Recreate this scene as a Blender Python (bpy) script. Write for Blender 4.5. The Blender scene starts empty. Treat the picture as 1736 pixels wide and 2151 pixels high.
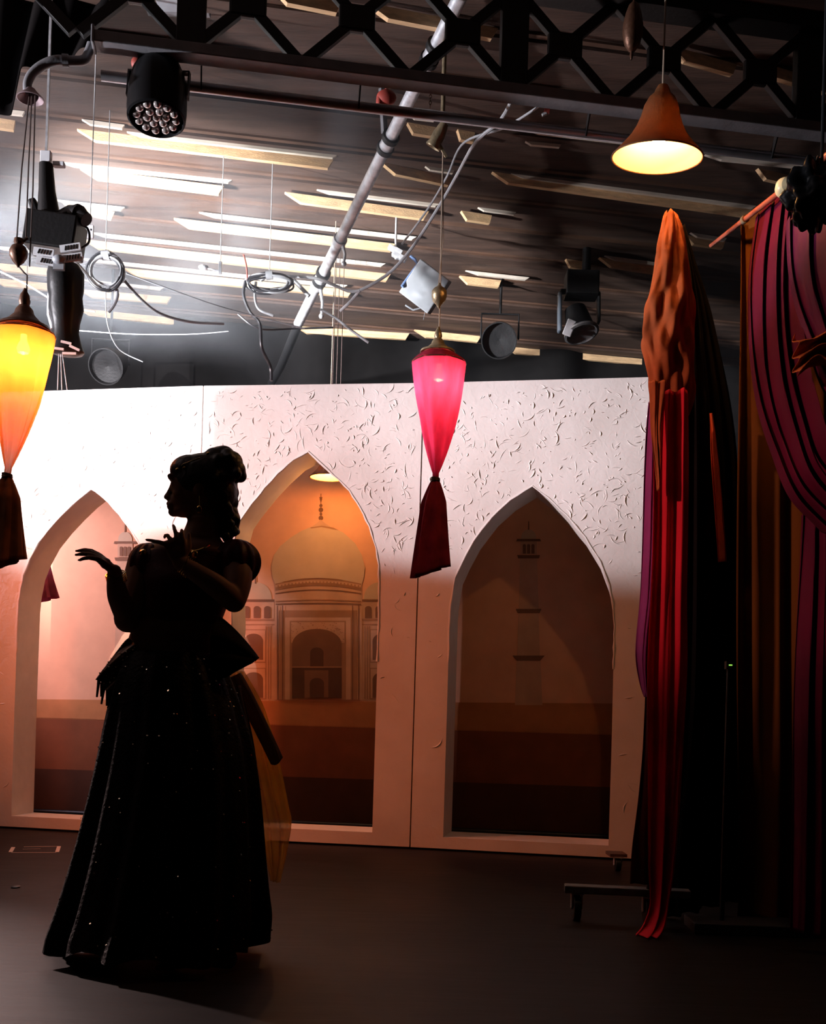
import bpy, bmesh, math, random
from mathutils import Vector, Matrix
random.seed(7)
PI = math.pi
SC = bpy.context.scene
C = SC.collection

# ------------------------------------------------------------------ camera
F = 2300.0                      # focal length in photograph pixels
PX, PY = 868.0, 1499.0          # level line of sight in the photograph
ROLL = 0.03
CAMZ = 0.8
cam_d = bpy.data.cameras.new('camera')
cam = bpy.data.objects.new('camera', cam_d); C.objects.link(cam)
cam_d.sensor_fit = 'HORIZONTAL'; cam_d.sensor_width = 36
cam_d.lens = 36 * F / 1736
cam_d.shift_y = (PY - 1075.5) / 1736
cam_d.clip_end = 200
cam.matrix_world = Matrix.Translation((0, 0, CAMZ)) @ Matrix.Rotation(PI/2, 4, 'X') @ Matrix.Rotation(ROLL, 4, 'Z')
SC.camera = cam

# ------------------------------------------------------------------ world, exposure
SC.view_settings.view_transform = 'Standard'
SC.view_settings.look = 'None'
SC.view_settings.gamma = 1
SC.view_settings.use_curve_mapping = False
SC.view_settings.exposure = 0.0
w = bpy.data.worlds.new('world'); SC.world = w; w.use_nodes = True
w.node_tree.nodes['Background'].inputs[0].default_value = (0.35, 0.22, 0.2, 1)
w.node_tree.nodes['Background'].inputs[1].default_value = 0.002
SC.cycles.volume_step_rate = 4
SC.cycles.volume_max_steps = 48
SC.cycles.max_bounces = 6
SC.cycles.volume_bounces = 0
SC.cycles.transparent_max_bounces = 12
SC.cycles.sample_clamp_indirect = 4

def ray(px, py):
    u, v = px - PX, py - PY
    c, s = math.cos(ROLL), math.sin(ROLL)
    return Vector(((u*c + v*s)/F, 1.0, (u*s - v*c)/F))
def P(px, py, d):               # point of the place seen at that pixel, d metres in front of the camera
    return Vector((0, 0, CAMZ)) + ray(px, py) * d
def H(px, py, p0, n):           # the same on a plane
    r = ray(px, py); o = Vector((0, 0, CAMZ))
    return o + r * ((p0 - o).dot(n) / r.dot(n))
def FL(px, py, z=0.0):
    return H(px, py, Vector((0, 0, z)), Vector((0, 0, 1)))

def spot(name, loc, target, power, angle, blend, color, radius=0.05):
    l = bpy.data.lights.new(name, 'SPOT'); l.energy = power; l.spot_size = math.radians(angle); l.spot_blend = blend
    l.color = color; l.shadow_soft_size = radius
    o = bpy.data.objects.new(name, l); C.objects.link(o); o.location = loc
    o.rotation_euler = (Vector(target) - Vector(loc)).to_track_quat('-Z', 'Y').to_euler()
    return o
def point(name, loc, power, color, radius=0.03):
    l = bpy.data.lights.new(name, 'POINT'); l.energy = power; l.color = color; l.shadow_soft_size = radius
    o = bpy.data.objects.new(name, l); C.objects.link(o); o.location = loc
    return o
def area(name, loc, target, power, size, color):
    l = bpy.data.lights.new(name, 'AREA'); l.energy = power; l.size = size; l.color = color
    o = bpy.data.objects.new(name, l); C.objects.link(o); o.location = loc
    o.rotation_euler = (Vector(target) - Vector(loc)).to_track_quat('-Z', 'Y').to_euler()
    return o

# stage lamps and added fills out of the frame at stage right, the white one aimed up across the flats and the ceiling
def dirv(az, el): az, el = math.radians(az), math.radians(el); return Vector((math.cos(az)*math.cos(el), math.sin(az)*math.cos(el), math.sin(el)))
LK = Vector((-4.7, 4.0, 2.5))
spot('stage_spotlight', LK, LK+dirv(30, 44), 1150, 108, 0.08, (0.97, 0.93, 1.0), 0.04)
LC = Vector((-3.1, 4.9, 3.0))
spot('stage_spotlight_cross', LC, (-2.3, 6.8, 2.75), 520, 58, 0.5, (1.0, 0.98, 1.0), 0.006)
spot('ceiling_spotlight', (-2.9, 5.5, 2.75), (-0.9, 7.4, 4.1), 2200, 58, 0.8, (0.93, 0.95, 1.0), 0.05)
spot('haze_fill', (-3.0, 5.6, 2.8), (-0.7, 7.3, 3.65), 1300, 34, 1.0, (0.88, 0.92, 1.0), 0.05)  # added fill that brightens the haze
spot('warm_wash', (-3.5, 4.9, 2.4), (-1.3, 6.7, 1.3), 310, 78, 1.0, (1.0, 0.20, 0.06), 0.25)
spot('stage_spotlight_right', (-4.9, 3.9, 2.75), (0.72, 6.3, 2.62), 1150, 19, 1.0, (1.0, 0.90, 0.96), 0.04)
spot('drape_fill', (-3.2, 3.1, 3.3), (1.0, 4.15, 1.75), 420, 21, 0.9, (1.0, 0.5, 0.42), 0.08)  # added fill to brighten the crimson drape
spot('floor_wash', (-3.2, 5.2, 1.9), (-2.0, 3.2, 0.0), 1100, 52, 0.9, (1.0, 0.72, 0.68), 0.05)
spot('arch_backlight', (-3.7, 7.1, 2.3), (-1.9, 7.75, 1.25), 260, 70, 0.8, (1.0, 0.78, 0.98), 0.03)
spot('pipe_backlight', (-2.6, 8.9, 2.9), (0.3, 5.2, 3.5), 220, 50, 0.6, (0.9, 0.93, 1.0), 0.06)

# ------------------------------------------------------------------ material helpers
MATS = {}
def nodes(name):
    m = bpy.data.materials.new(name); m.use_nodes = True
    nt = m.node_tree
    return m, nt, nt.nodes, nt.links, nt.nodes['Principled BSDF']
def mat(name, col, rough=0.6, metal=0.0, vary=0.15, scale=12.0, bump=0.0, bscale=60.0, spec=0.5, stretch=(1, 1, 1), sheen=0.0, trans=0.0, alpha=1.0):
    if name in MATS: return MATS[name]
    if any(k in name for k in ('cloth', 'velvet', 'satin', 'sheer', 'ruffle', 'serge', 'skin')): spec = 0.1; sheen = 0.0
    m, nt, N, L, b = nodes(name)
    tc = N.new('ShaderNodeTexCoord'); mp = N.new('ShaderNodeMapping'); mp.inputs['Scale'].default_value = stretch
    L.new(tc.outputs['Object'], mp.inputs['Vector'])
    nz = N.new('ShaderNodeTexNoise'); nz.inputs['Scale'].default_value = scale; nz.inputs['Detail'].default_value = 5
    L.new(mp.outputs['Vector'], nz.inputs['Vector'])
    cr = N.new('ShaderNodeValToRGB')
    cr.color_ramp.elements[0].position = 0.3; cr.color_ramp.elements[1].position = 0.7
    cr.color_ramp.elements[0].color = tuple(c*(1-vary) for c in col) + (1,)
    cr.color_ramp.elements[1].color = tuple(min(1, c*(1+vary)) for c in col) + (1,)
    L.new(nz.outputs['Fac'], cr.inputs['Fac']); L.new(cr.outputs['Color'], b.inputs['Base Color'])
    b.inputs['Roughness'].default_value = rough; b.inputs['Metallic'].default_value = metal
    b.inputs['Specular IOR Level'].default_value = spec
    if sheen: b.inputs['Sheen Weight'].default_value = sheen
    if bump:
        n2 = N.new('ShaderNodeTexNoise'); n2.inputs['Scale'].default_value = bscale; n2.inputs['Detail'].default_value = 4
        L.new(mp.outputs['Vector'], n2.inputs['Vector'])
        bp = N.new('ShaderNodeBump'); bp.inputs['Strength'].default_value = bump; bp.inputs['Distance'].default_value = 0.01
        L.new(n2.outputs['Fac'], bp.inputs['Height']); L.new(bp.outputs['Normal'], b.inputs['Normal'])
    if trans or alpha < 1:
        out = N['Material Output']; sh = b.outputs[0]
        if trans:
            t = N.new('ShaderNodeBsdfTranslucent'); L.new(cr.outputs['Color'], t.inputs['Color'])
            mx = N.new('ShaderNodeMixShader'); mx.inputs[0].default_value = trans
            L.new(sh, mx.inputs[1]); L.new(t.outputs[0], mx.inputs[2]); sh = mx.outputs[0]
        if alpha < 1:
            t = N.new('ShaderNodeBsdfTransparent'); mx = N.new('ShaderNodeMixShader'); mx.inputs[0].default_value = alpha
            L.new(t.outputs[0], mx.inputs[1]); L.new(sh, mx.inputs[2]); sh = mx.outputs[0]
        L.new(sh, out.inputs['Surface'])
    MATS[name] = m
    return m
def emit(name, col, s):
    if name in MATS: return MATS[name]
    m, nt, N, L, b = nodes(name)
    b.inputs['Base Color'].default_value = col + (1,)
    b.inputs['Emission Color'].default_value = col + (1,); b.inputs['Emission Strength'].default_value = s
    MATS[name] = m
    return m

# ------------------------------------------------------------------ mesh helpers
class MB:
    def __init__(s): s.v = []; s.f = []; s.m = []; s.mi = 0
    def add(s, vs, fs):
        o = len(s.v); s.v += [tuple(v) for v in vs]
        for f in fs: s.f.append(tuple(i + o for i in f)); s.m.append(s.mi)
        return s
    def box(s, c, size, rot=None):
        c = Vector(c); hx, hy, hz = (a/2 for a in size); R = rot or Matrix.Identity(3)
        vs = [c + R @ Vector((x*hx, y*hy, z*hz)) for x in (-1, 1) for y in (-1, 1) for z in (-1, 1)]
        return s.add(vs, [(0,1,3,2),(4,6,7,5),(0,4,5,1),(2,3,7,6),(0,2,6,4),(1,5,7,3)])
    def beam(s, a, b, w, h, up=(0, 0, 1)):      # box from a to b, w across, h along up
        a, b = Vector(a), Vector(b); x = (b-a).normalized(); up = Vector(up)
        y = up.cross(x).normalized(); z = x.cross(y)
        R = Matrix((x, y, z)).transposed()
        return s.box((a+b)/2, ((b-a).length, w, h), R)
    def tube(s, pts, r, n=8, cap=True):
        pts = [Vector(p) for p in pts]; k = len(pts)
        rs = r if isinstance(r, (list, tuple)) else [r]*k
        t0 = (pts[1]-pts[0]).normalized()
        nrm = t0.orthogonal().normalized(); vs = []
        for i in range(k):
            t = (pts[min(i+1, k-1)] - pts[max(i-1, 0)])
            t = t.normalized() if t.length > 1e-9 else t0
            nrm = (nrm - t*nrm.dot(t)); nrm = nrm.normalized() if nrm.length > 1e-6 else t.orthogonal().normalized()
            b = t.cross(nrm)
            for j in range(n):
                a = 2*PI*j/n; vs.append(pts[i] + (nrm*math.cos(a) + b*math.sin(a))*rs[i])
        fs = [(i*n+j, i*n+(j+1) % n, (i+1)*n+(j+1) % n, (i+1)*n+j) for i in range(k-1) for j in range(n)]
        if cap: fs += [tuple(range(n))[::-1], tuple((k-1)*n+j for j in range(n))]
        return s.add(vs, fs)
    def rings(s, rings, n=24, cap=True, wrap=True):
        vs = []; k = len(rings)
        for fn in rings:
            for j in range(n): vs.append(fn(2*PI*j/n))
        fs = [(i*n+j, i*n+(j+1) % n, (i+1)*n+(j+1) % n, (i+1)*n+j) for i in range(k-1) for j in range(n)]
        if cap: fs += [tuple(range(n))[::-1], tuple((k-1)*n+j for j in range(n))]
        return s.add(vs, fs)
    def lathe(s, prof, o=(0, 0, 0), axis=(0, 0, 1), n=24, cap=False):   # prof: (r, z) along axis
        o = Vector(o); ax = Vector(axis).normalized(); e = ax.orthogonal().normalized(); g = ax.cross(e)
        R = []
        for r, z in prof:
            R.append(lambda a, r=r, z=z: o + ax*z + (e*math.cos(a) + g*math.sin(a))*max(r, 1e-4))
        return s.rings(R, n, cap)
    def ell(s, c, r, n=16, m=10, rot=None):
        c = Vector(c); R = rot or Matrix.Identity(3); rr = (r, r, r) if not isinstance(r, (tuple, list)) else r
        vs = [c + R @ Vector((0, 0, rr[2]))]
        for i in range(1, m):
            th = PI*i/m
            for j in range(n):
                a = 2*PI*j/n
                vs.append(c + R @ Vector((rr[0]*math.sin(th)*math.cos(a), rr[1]*math.sin(th)*math.sin(a), rr[2]*math.cos(th))))
        vs.append(c + R @ Vector((0, 0, -rr[2])))
        fs = [(0, 1+j, 1+(j+1) % n) for j in range(n)]
        for i in range(m-2):
            for j in range(n):
                a = 1+i*n; fs.append((a+j, a+n+j, a+n+(j+1) % n, a+(j+1) % n))
        l = len(vs)-1; a = 1+(m-2)*n
        fs += [(a+(j+1) % n, a+j, l) for j in range(n)]
        return s.add(vs, fs)
    def grid(s, fn, nu, nv):
        vs = [fn(i/nu, j/nv) for j in range(nv+1) for i in range(nu+1)]
        fs = [(j*(nu+1)+i, j*(nu+1)+i+1, (j+1)*(nu+1)+i+1, (j+1)*(nu+1)+i) for j in range(nv) for i in range(nu)]
        return s.add(vs, fs)
    def build(s, name, mats, parent=None, smooth=True, solid=0.0, bevel=0.0, sub=0, origin=None):
        me = bpy.data.meshes.new(name)
        o3 = Vector(origin) if origin is not None else Vector((0, 0, 0))
        me.from_pydata([tuple(Vector(v)-o3) for v in s.v], [], s.f)
        if not isinstance(mats, (list, tuple)): mats = [mats]
        for mm in mats: me.materials.append(mm)
        for p, i in zip(me.polygons, s.m): p.material_index = i
        bm = bmesh.new(); bm.from_mesh(me)
        if not getattr(s, 'keep_normals', False): bmesh.ops.recalc_face_normals(bm, faces=bm.faces)
        bm.to_mesh(me); bm.free()
        for p in me.polygons: p.use_smooth = smooth
        o = bpy.data.objects.new(name, me); C.objects.link(o); o.location = o3
        if parent is not None:
            o.parent = parent; o.matrix_parent_inverse = parent.matrix_basis.inverted()
        if smooth and hasattr(me, 'set_sharp_from_angle'): me.set_sharp_from_angle(angle=math.radians(42))
        if bevel:
            m = o.modifiers.new('bevel', 'BEVEL'); m.width = bevel; m.segments = 2; m.limit_method = 'ANGLE'
        if solid:
            m = o.modifiers.new('solid', 'SOLIDIFY'); m.thickness = solid; m.offset = 0
        if sub:
            m = o.modifiers.new('sub', 'SUBSURF'); m.levels = sub; m.render_levels = sub
        return o
def tag(o, label=None, cat=None, group=None, kind=None):
    if label: o['label'] = label
    if cat: o['category'] = cat
    if group: o['group'] = group
    if kind: o['kind'] = kind
    return o
def thing(name, label, cat, loc=(0, 0, 0), group=None, kind=None):
    o = bpy.data.objects.new(name, None); C.objects.link(o); o.location = loc; o.empty_display_size = 0.1
    return tag(o, label, cat, group, kind)
def poly(pts, n):                 # resample a polyline with Catmull-Rom smoothing
    pts = [Vector(p) for p in pts]; out = []
    for i in range(n+1):
        t = i/n*(len(pts)-1); k = min(int(t), len(pts)-2); u = t-k
        p0, p1, p2, p3 = pts[max(k-1, 0)], pts[k], pts[k+1], pts[min(k+2, len(pts)-1)]
        out.append(0.5*((2*p1) + (p2-p0)*u + (2*p0-5*p1+4*p2-p3)*u*u + (3*p1-p0-3*p2+p3)*u**3))
    return out
def sheet(name, left, right, m, parent=None, folds=5, amp=0.02, nu=60, nv=60, jitter=0.3, phase=0.0, solid=0.002, seed=0):
    """Hanging cloth between two edge lines of points, pleated towards the viewer."""
    L_, R_ = poly(left, nv), poly(right, nv); rnd = random.Random(seed)
    ph = [rnd.uniform(0, 6.28) for _ in range(6)]
    def fn(u, v):
        j = int(round(v*nv)); a, b = L_[j], R_[j]
        p = a.lerp(b, u)
        k = math.sin(2*PI*folds*u + phase + jitter*math.sin(3.1*v+ph[0])*2 + 0.5*math.sin(7*u+ph[1]))
        k += 0.35*math.sin(2*PI*folds*2.3*u + ph[2] + 2.6*v + 1.3*math.sin(4*v+ph[5])) + 0.35*math.sin(2*PI*folds*0.8*u + 3.5*v + ph[5]) + 0.25*math.sin(2*PI*folds*0.45*u+ph[3]+v*1.5)
        return p + Vector((0.15*amp*math.sin(9*v+ph[4]), amp*k, 0))
    mb = MB(); mb.grid(fn, nu, nv)
    return mb.build(name, m, parent, solid=solid)

M = dict(
    black=mat('black_metal', (0.012, 0.012, 0.013), 0.45, 0.3, bump=0.1),
    steel=mat('galvanised_steel', (0.72, 0.74, 0.78), 0.38, 0.55, vary=0.25, scale=25, bump=0.15),
    grey=mat('grey_paint', (0.2, 0.2, 0.215), 0.5, 0.2, bump=0.1),
    lgrey=mat('light_grey_paint', (0.34, 0.36, 0.39), 0.5, 0.1),
    cable=mat('cable_sheath', (0.35, 0.36, 0.38), 0.35),
    dcable=mat('dark_cable', (0.03, 0.03, 0.035), 0.4),
    cord=mat('lamp_cord', (0.35, 0.27, 0.2), 0.7),
    bcord=mat('brown_cord', (0.05, 0.025, 0.02), 0.7),
    bronze=mat('bronze', (0.10, 0.045, 0.025), 0.45, 0.6, bump=0.2),
    white=mat('white_plate', (0.75, 0.77, 0.8), 0.5),
    deck=mat('ceiling_boards', (0.075, 0.042, 0.03), 0.65, vary=0.4, scale=3, stretch=(0.6, 5, 5), bump=0.3, bscale=20),
    joist=mat('lit_sawn_timber', (0.85, 0.55, 0.3), 0.7, vary=0.22, scale=6, stretch=(0.6, 8, 8), bump=0.4, bscale=40),
    brown_wood=mat('brown_wood', (0.10, 0.05, 0.03), 0.65, vary=0.3, scale=4),
    lit_strip=mat('lit_strip_cream', (0.85, 0.76, 0.64), 0.6, vary=0.12, scale=6, stretch=(0.6, 8, 8)),
    red=mat('red_strap', (0.35, 0.05, 0.035), 0.6),
)

# ------------------------------------------------------------------ floor, back wall, ceiling
def floor_mat():
    m, nt, N, L, b = nodes('stage_floor')
    tc = N.new('ShaderNodeTexCoord'); mp = N.new('ShaderNodeMapping'); mp.inputs['Scale'].default_value = (0.8, 5, 1)
    L.new(tc.outputs['Object'], mp.inputs['Vector'])
    n1 = N.new('ShaderNodeTexNoise'); n1.inputs['Scale'].default_value = 3; n1.inputs['Detail'].default_value = 8; L.new(mp.outputs[0], n1.inputs['Vector'])
    n2 = N.new('ShaderNodeTexNoise'); n2.inputs['Scale'].default_value = 1.2; n2.inputs['Detail'].default_value = 6; L.new(tc.outputs['Object'], n2.inputs['Vector'])
    cr = N.new('ShaderNodeValToRGB'); cr.color_ramp.elements[0].position = 0.3; cr.color_ramp.elements[1].position = 0.75
    cr.color_ramp.elements[0].color = (0.0045, 0.0028, 0.0024, 1); cr.color_ramp.elements[1].color = (0.013, 0.0085, 0.0072, 1)
    mx = N.new('ShaderNodeMath'); mx.operation = 'MULTIPLY_ADD'; mx.inputs[1].default_value = 0.5
    L.new(n1.outputs['Fac'], mx.inputs[0]); 
    h = N.new('ShaderNodeMath'); h.operation = 'MULTIPLY'; h.inputs[1].default_value = 0.5; L.new(n2.outputs['Fac'], h.inputs[0]); L.new(h.outputs[0], mx.inputs[2])
    L.new(mx.outputs[0], cr.inputs['Fac']); L.new(cr.outputs[0], b.inputs['Base Color'])
    rr = N.new('ShaderNodeMapRange'); rr.inputs[3].default_value = 0.42; rr.inputs[4].default_value = 0.65; b.inputs['Specular IOR Level'].default_value = 0.15; L.new(n2.outputs['Fac'], rr.inputs[0]); L.new(rr.outputs[0], b.inputs['Roughness'])
    bp = N.new('ShaderNodeBump'); bp.inputs['Strength'].default_value = 0.25; bp.inputs['Distance'].default_value = 0.01; L.new(n1.outputs['Fac'], bp.inputs['Height']); L.new(bp.outputs[0], b.inputs['Normal'])
    return m
mb = MB(); mb.box((0.5, 5.0, -0.05), (13, 12.4, 0.1))
tag(mb.build('floor', floor_mat(), smooth=False), kind='structure')
wall_m = mat('black_wall', (0.018, 0.016, 0.016), 0.8, vary=0.3, scale=2)
mb = MB(); mb.box((0.5, 11.2, 2.05), (13, 0.1, 4.1))
tag(mb.build('wall_back', wall_m, smooth=False), kind='structure')
mb = MB(); mb.grid(lambda u, v: Vector((-5.5+11*u, 9.3+0.165*(-5.5+11*u)+0.05*math.sin(70*u)+0.02*math.sin(131*u), 3.99-3.9*v)), 300, 4)
tag(mb.build('unlit_back_drape', mat('unlit_wool_serge', (0.012, 0.011, 0.011), 0.95), solid=0.004), 'wide black pleated drape put in for the unlit back above the flats', 'drape')  # black drape put in where the back of the ceiling is unlit
mb = MB(); mb.box((4.6, 6.6, 2.05), (0.1, 9.1, 4.1))
tag(mb.build('wall_right', wall_m, smooth=False), kind='structure')

CD = Vector((1, 0.165, 0)).normalized(); CN = Vector((-0.165, 1, 0)).normalized()   # along / across the joists
CEILZ = 4.0
mb = MB(); mb.box((0.5, 6.3, CEILZ+0.05), (13, 11, 0.1))
ceil = tag(mb.build('ceiling', M['deck'], smooth=False), kind='structure')
nj = 0
for k in range(17):
    d = 3.9 + 0.41*k
    c = Vector((0, d, 0))
    a = c - CD*5.2; b = c + CD*4.2
    mb = MB(); z = CEILZ
    mb.beam((a.x, a.y, z-0.012), (b.x, b.y, z-0.012), 0.10, 0.024)
    q = CN*-0.075
    mb.mi = 1; mb.beam((a+q)+Vector((0, 0, z-0.006)), (b+q)+Vector((0, 0, z-0.006)), 0.03, 0.012)
    o = mb.build('joist', [M['deck'], M['brown_wood']], ceil, smooth=False)
# lit stretches of the joists, put in as pale boards and strips
LIT_TAN = [(770,22,1045,75),(1410,112,1545,150),(1585,142,1745,190),(575,-8,715,20),(-20,258,32,266),(162,283,700,347),(800,352,950,384),(1033,372,1600,452),(855,270,920,281),(960,284,996,291),
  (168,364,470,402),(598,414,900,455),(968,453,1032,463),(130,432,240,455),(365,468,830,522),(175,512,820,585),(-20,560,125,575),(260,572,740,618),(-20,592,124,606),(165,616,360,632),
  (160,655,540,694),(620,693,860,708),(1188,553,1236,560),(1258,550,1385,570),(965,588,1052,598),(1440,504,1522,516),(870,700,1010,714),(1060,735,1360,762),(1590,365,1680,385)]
LIT_CREAM = [(-20,232,52,240),(172,256,262,268),(258,279,710,330),(890,352,955,362),(1065,367,1590,436),(860,245,915,251),(1095,273,1330,300),(120,343,490,382),(658,400,925,432),(1000,438,1085,449),
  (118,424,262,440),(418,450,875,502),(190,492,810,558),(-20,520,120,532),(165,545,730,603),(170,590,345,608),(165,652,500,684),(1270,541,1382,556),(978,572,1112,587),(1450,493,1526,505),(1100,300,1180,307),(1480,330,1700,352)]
for L__, dz_, wd, ht, mm, nm in ((LIT_TAN, 0.05, 0.03, 0.052, 'joist', 'lit_joist_patch'), (LIT_CREAM, 0.03, 0.02, 0.022, 'lit_strip', 'lit_joist_strip')):
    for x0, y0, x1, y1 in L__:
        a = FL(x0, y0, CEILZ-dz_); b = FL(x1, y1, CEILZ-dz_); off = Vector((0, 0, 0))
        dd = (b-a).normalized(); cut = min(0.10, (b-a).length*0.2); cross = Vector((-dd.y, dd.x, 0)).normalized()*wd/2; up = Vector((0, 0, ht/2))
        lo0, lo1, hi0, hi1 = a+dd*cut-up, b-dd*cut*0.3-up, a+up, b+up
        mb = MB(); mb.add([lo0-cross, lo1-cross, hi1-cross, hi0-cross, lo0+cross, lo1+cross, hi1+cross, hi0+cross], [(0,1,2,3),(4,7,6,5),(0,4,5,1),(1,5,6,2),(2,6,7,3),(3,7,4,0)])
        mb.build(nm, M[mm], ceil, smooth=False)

# ------------------------------------------------------------------ scenery flats with arched openings
def plaster():
    m, nt, N, L, b = nodes('white_plaster')
    tc = N.new('ShaderNodeTexCoord')
    n1 = N.new('ShaderNodeTexNoise'); n1.inputs['Scale'].default_value = 3; n1.inputs['Detail'].default_value = 6; L.new(tc.outputs['Object'], n1.inputs['Vector'])
    cr = N.new('ShaderNodeValToRGB'); cr.color_ramp.elements[0].color = (0.68, 0.64, 0.61, 1); cr.color_ramp.elements[1].color = (0.80, 0.77, 0.75, 1)
    cr.color_ramp.elements[0].position = 0.3; cr.color_ramp.elements[1].position = 0.7
    L.new(n1.outputs['Fac'], cr.inputs['Fac']); L.new(cr.outputs[0], b.inputs['Base Color']); b.inputs['Roughness'].default_value = 0.75
    b.inputs['Specular IOR Level'].default_value = 0.2
    n2 = N.new('ShaderNodeTexNoise'); n2.inputs['Scale'].default_value = 22; n2.inputs['Detail'].default_value = 7; n2.inputs['Distortion'].default_value = 1.2; L.new(tc.outputs['Object'], n2.inputs['Vector'])
    bp = N.new('ShaderNodeBump'); bp.inputs['Strength'].default_value = 0.35; bp.inputs['Distance'].default_value = 0.006
    L.new(n2.outputs['Fac'], bp.inputs['Height']); L.new(bp.outputs[0], b.inputs['Normal'])
    return m
M['plaster'] = plaster()
M['jamb'] = mat('smooth_white_jamb', (0.74, 0.7, 0.66), 0.6, vary=0.05)
FH = 2.755
seam = [Vector((x, y, 0)) for x, y in ((-2.75, 6.95), (-1.335, 6.66), (0.005, 6.47), (1.36, 6.22))]
def flat(k, label, outline, sill_px, depth, nfl, seed, gap=0.004):
    a, b = seam[k].copy(), seam[k+1].copy()
    ex = (b-a).normalized(); a = a + ex*gap; b = b - ex*gap
    n = Vector((ex.y, -ex.x, 0))           # towards the audience
    W = (b-a).length
    def uv(px, py):
        h = H(px, py, a, n); return ((h-a).dot(ex), h.z)
    hole = [uv(*p) for p in outline]
    zs = sum(uv(*p)[1] for p in sill_px)/2
    hole = [h for h in hole if h[1] > zs+0.02]
    ul, ur = hole[0][0], hole[-1][0]
    hole = [(ul, zs)] + hole + [(ur, zs)]
    def w3(u, z, t=0.0): return a + ex*u + Vector((0, 0, z)) - n*t
    outer = [(0, 0.012), (W, 0.012), (W, FH), (0, FH)]
    # front skin: fill outer minus hole
    bm = bmesh.new()
    def loop(pts, t):
        vs = [bm.verts.new(w3(u, z, t)) for u, z in pts]
        es = [bm.edges.new((vs[i], vs[(i+1) % len(vs)])) for i in range(len(vs))]
        return vs, es
    # dense arch outline
    hs = []
    for i in range(len(hole)):
        p, q = hole[i], hole[(i+1) % len(hole)]
        m_ = max(1, int(math.dist(p, q)/0.04))
        for j in range(m_): hs.append((p[0]+(q[0]-p[0])*j/m_, p[1]+(q[1]-p[1])*j/m_))
    for t in (0.0, 0.022):
        v1, e1 = loop(outer, t); v2, e2 = loop(hs, t)
        bmesh.ops.triangle_fill(bm, edges=e1+e2, use_beauty=True)
        if t == 0.0: f1, g1 = v1, v2
        else: f2, g2 = v1, v2
    for A, B in ((f1, f2), (g1, g2)):
        for i in range(len(A)):
            j = (i+1) % len(A)
            try: bm.faces.new((A[i], A[j], B[j], B[i]))
            except ValueError: pass
    root = thing('arched_flat', label, 'stage flat', (a+b)/2, 'plastered flats with pointed arch openings')
    bmesh.ops.recalc_face_normals(bm, faces=bm.faces)
    me = bpy.data.meshes.new('front_panel')
    # raised curls of plaster
    rnd = random.Random(seed)
    def inside(u, z):
        c = False; n_ = len(hole)
        for i in range(n_):
            (x1, y1), (x2, y2) = hole[i], hole[(i+1) % n_]
            if (y1 > z) != (y2 > z) and u < (x2-x1)*(z-y1)/(y2-y1)+x1: c = not c
        return c
    for i in range(nfl):
        for _ in range(30):
            u = rnd.uniform(0.04, W-0.04); z = rnd.uniform(0.2, FH-0.03) if rnd.random() < 0.22 else rnd.uniform(1.75, FH-0.03)
            if not inside(u, z) and not inside(u+0.03, z) and not inside(u-0.03, z) and not inside(u, z-0.03): break
        else: continue
        R = rnd.uniform(0.012, 0.06); st = rnd.uniform(0, 2*PI); ln = rnd.uniform(0.4, 1.9); n_ = 7
        if rnd.random() < 0.35: R *= 2.0; ln *= 0.5
        wd = rnd.uniform(0.0016, 0.004); ht = rnd.uniform(0.002, 0.0065)
        strip = []
        for s_ in range(n_+1):
            an = st + ln*s_/n_; k_ = math.sin(PI*s_/n_)*0.9+0.1
            cu, cz = u+R*math.cos(an)-R*math.cos(st+ln/2), z+R*math.sin(an)-R*math.sin(st+ln/2)
            du, dz = math.cos(an)*wd*k_, math.sin(an)*wd*k_
            strip.append((bm.verts.new(w3(cu-du*1.8, cz-dz*1.8, 0.0005)), bm.verts.new(w3(cu, cz, -ht*k_)), bm.verts.new(w3(cu+du, cz+dz, 0.0005))))
        for s_ in range(n_):
            p, q = strip[s_], strip[s_+1]
            bm.faces.new((p[0], p[1], q[1], q[0])); bm.faces.new((p[1], p[2], q[2], q[1]))
    # rough bead of plaster round the arch
    bpts = [h for h in hs if h[1] > zs+1.0 and 0.01 < h[0] < W-0.01]
    bm.to_mesh(me); bm.free(); me.materials.append(M['plaster'])
    o = bpy.data.objects.new('front_panel', me); C.objects.link(o); o.parent = root; o.matrix_parent_inverse = root.matrix_basis.inverted()
    mb = MB(); mb.tube([w3(u + rnd.uniform(-.002, .002), z+rnd.uniform(-.002, .002), 0.0) for u, z in bpts], [rnd.uniform(0.003, 0.008) for _ in bpts], 6)
    mb.build('arch_bead', M['plaster'], root)
    # reveal (the box behind the opening)
    mb = MB(); n_ = len(hs)
    ring = [w3(u, z, 0.022) for u, z in hs] + [w3(u, z, depth) for u, z in hs]
    cu, cz = sum(h[0] for h in hs)/n_, sum(h[1] for h in hs)/n_
    def outw(u, z): 
        dx, dz = u-cu, z-cz; l = math.hypot(dx, dz); return (u+dx/l*0.012, z+dz/l*0.012)
    ring += [w3(*outw(u, z), 0.022) for u, z in hs] + [w3(*outw(u, z), depth) for u, z in hs]
    fs = []
    for i in range(n_):
        j = (i+1) % n_
        fs += [(i, j, n_+j, n_+i), (2*n_+i, 3*n_+i, 3*n_+j, 2*n_+j), (n_+i, n_+j, 3*n_+j, 3*n_+i), (i, 2*n_+i, 2*n_+j, j)]
    mb.add(ring, fs); mb.build('reveal', M['jamb'], root)
    # timber frame behind and return edges
    mb = MB()
    for u in (0.02, W-0.02): mb.beam(w3(u, 0.012, 0.06), w3(u, FH, 0.06), 0.07, 0.038, up=ex)
    mb.beam(w3(0.04, FH-0.02, 0.06), w3(W-0.04, FH-0.02, 0.06), 0.07, 0.038)
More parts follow.
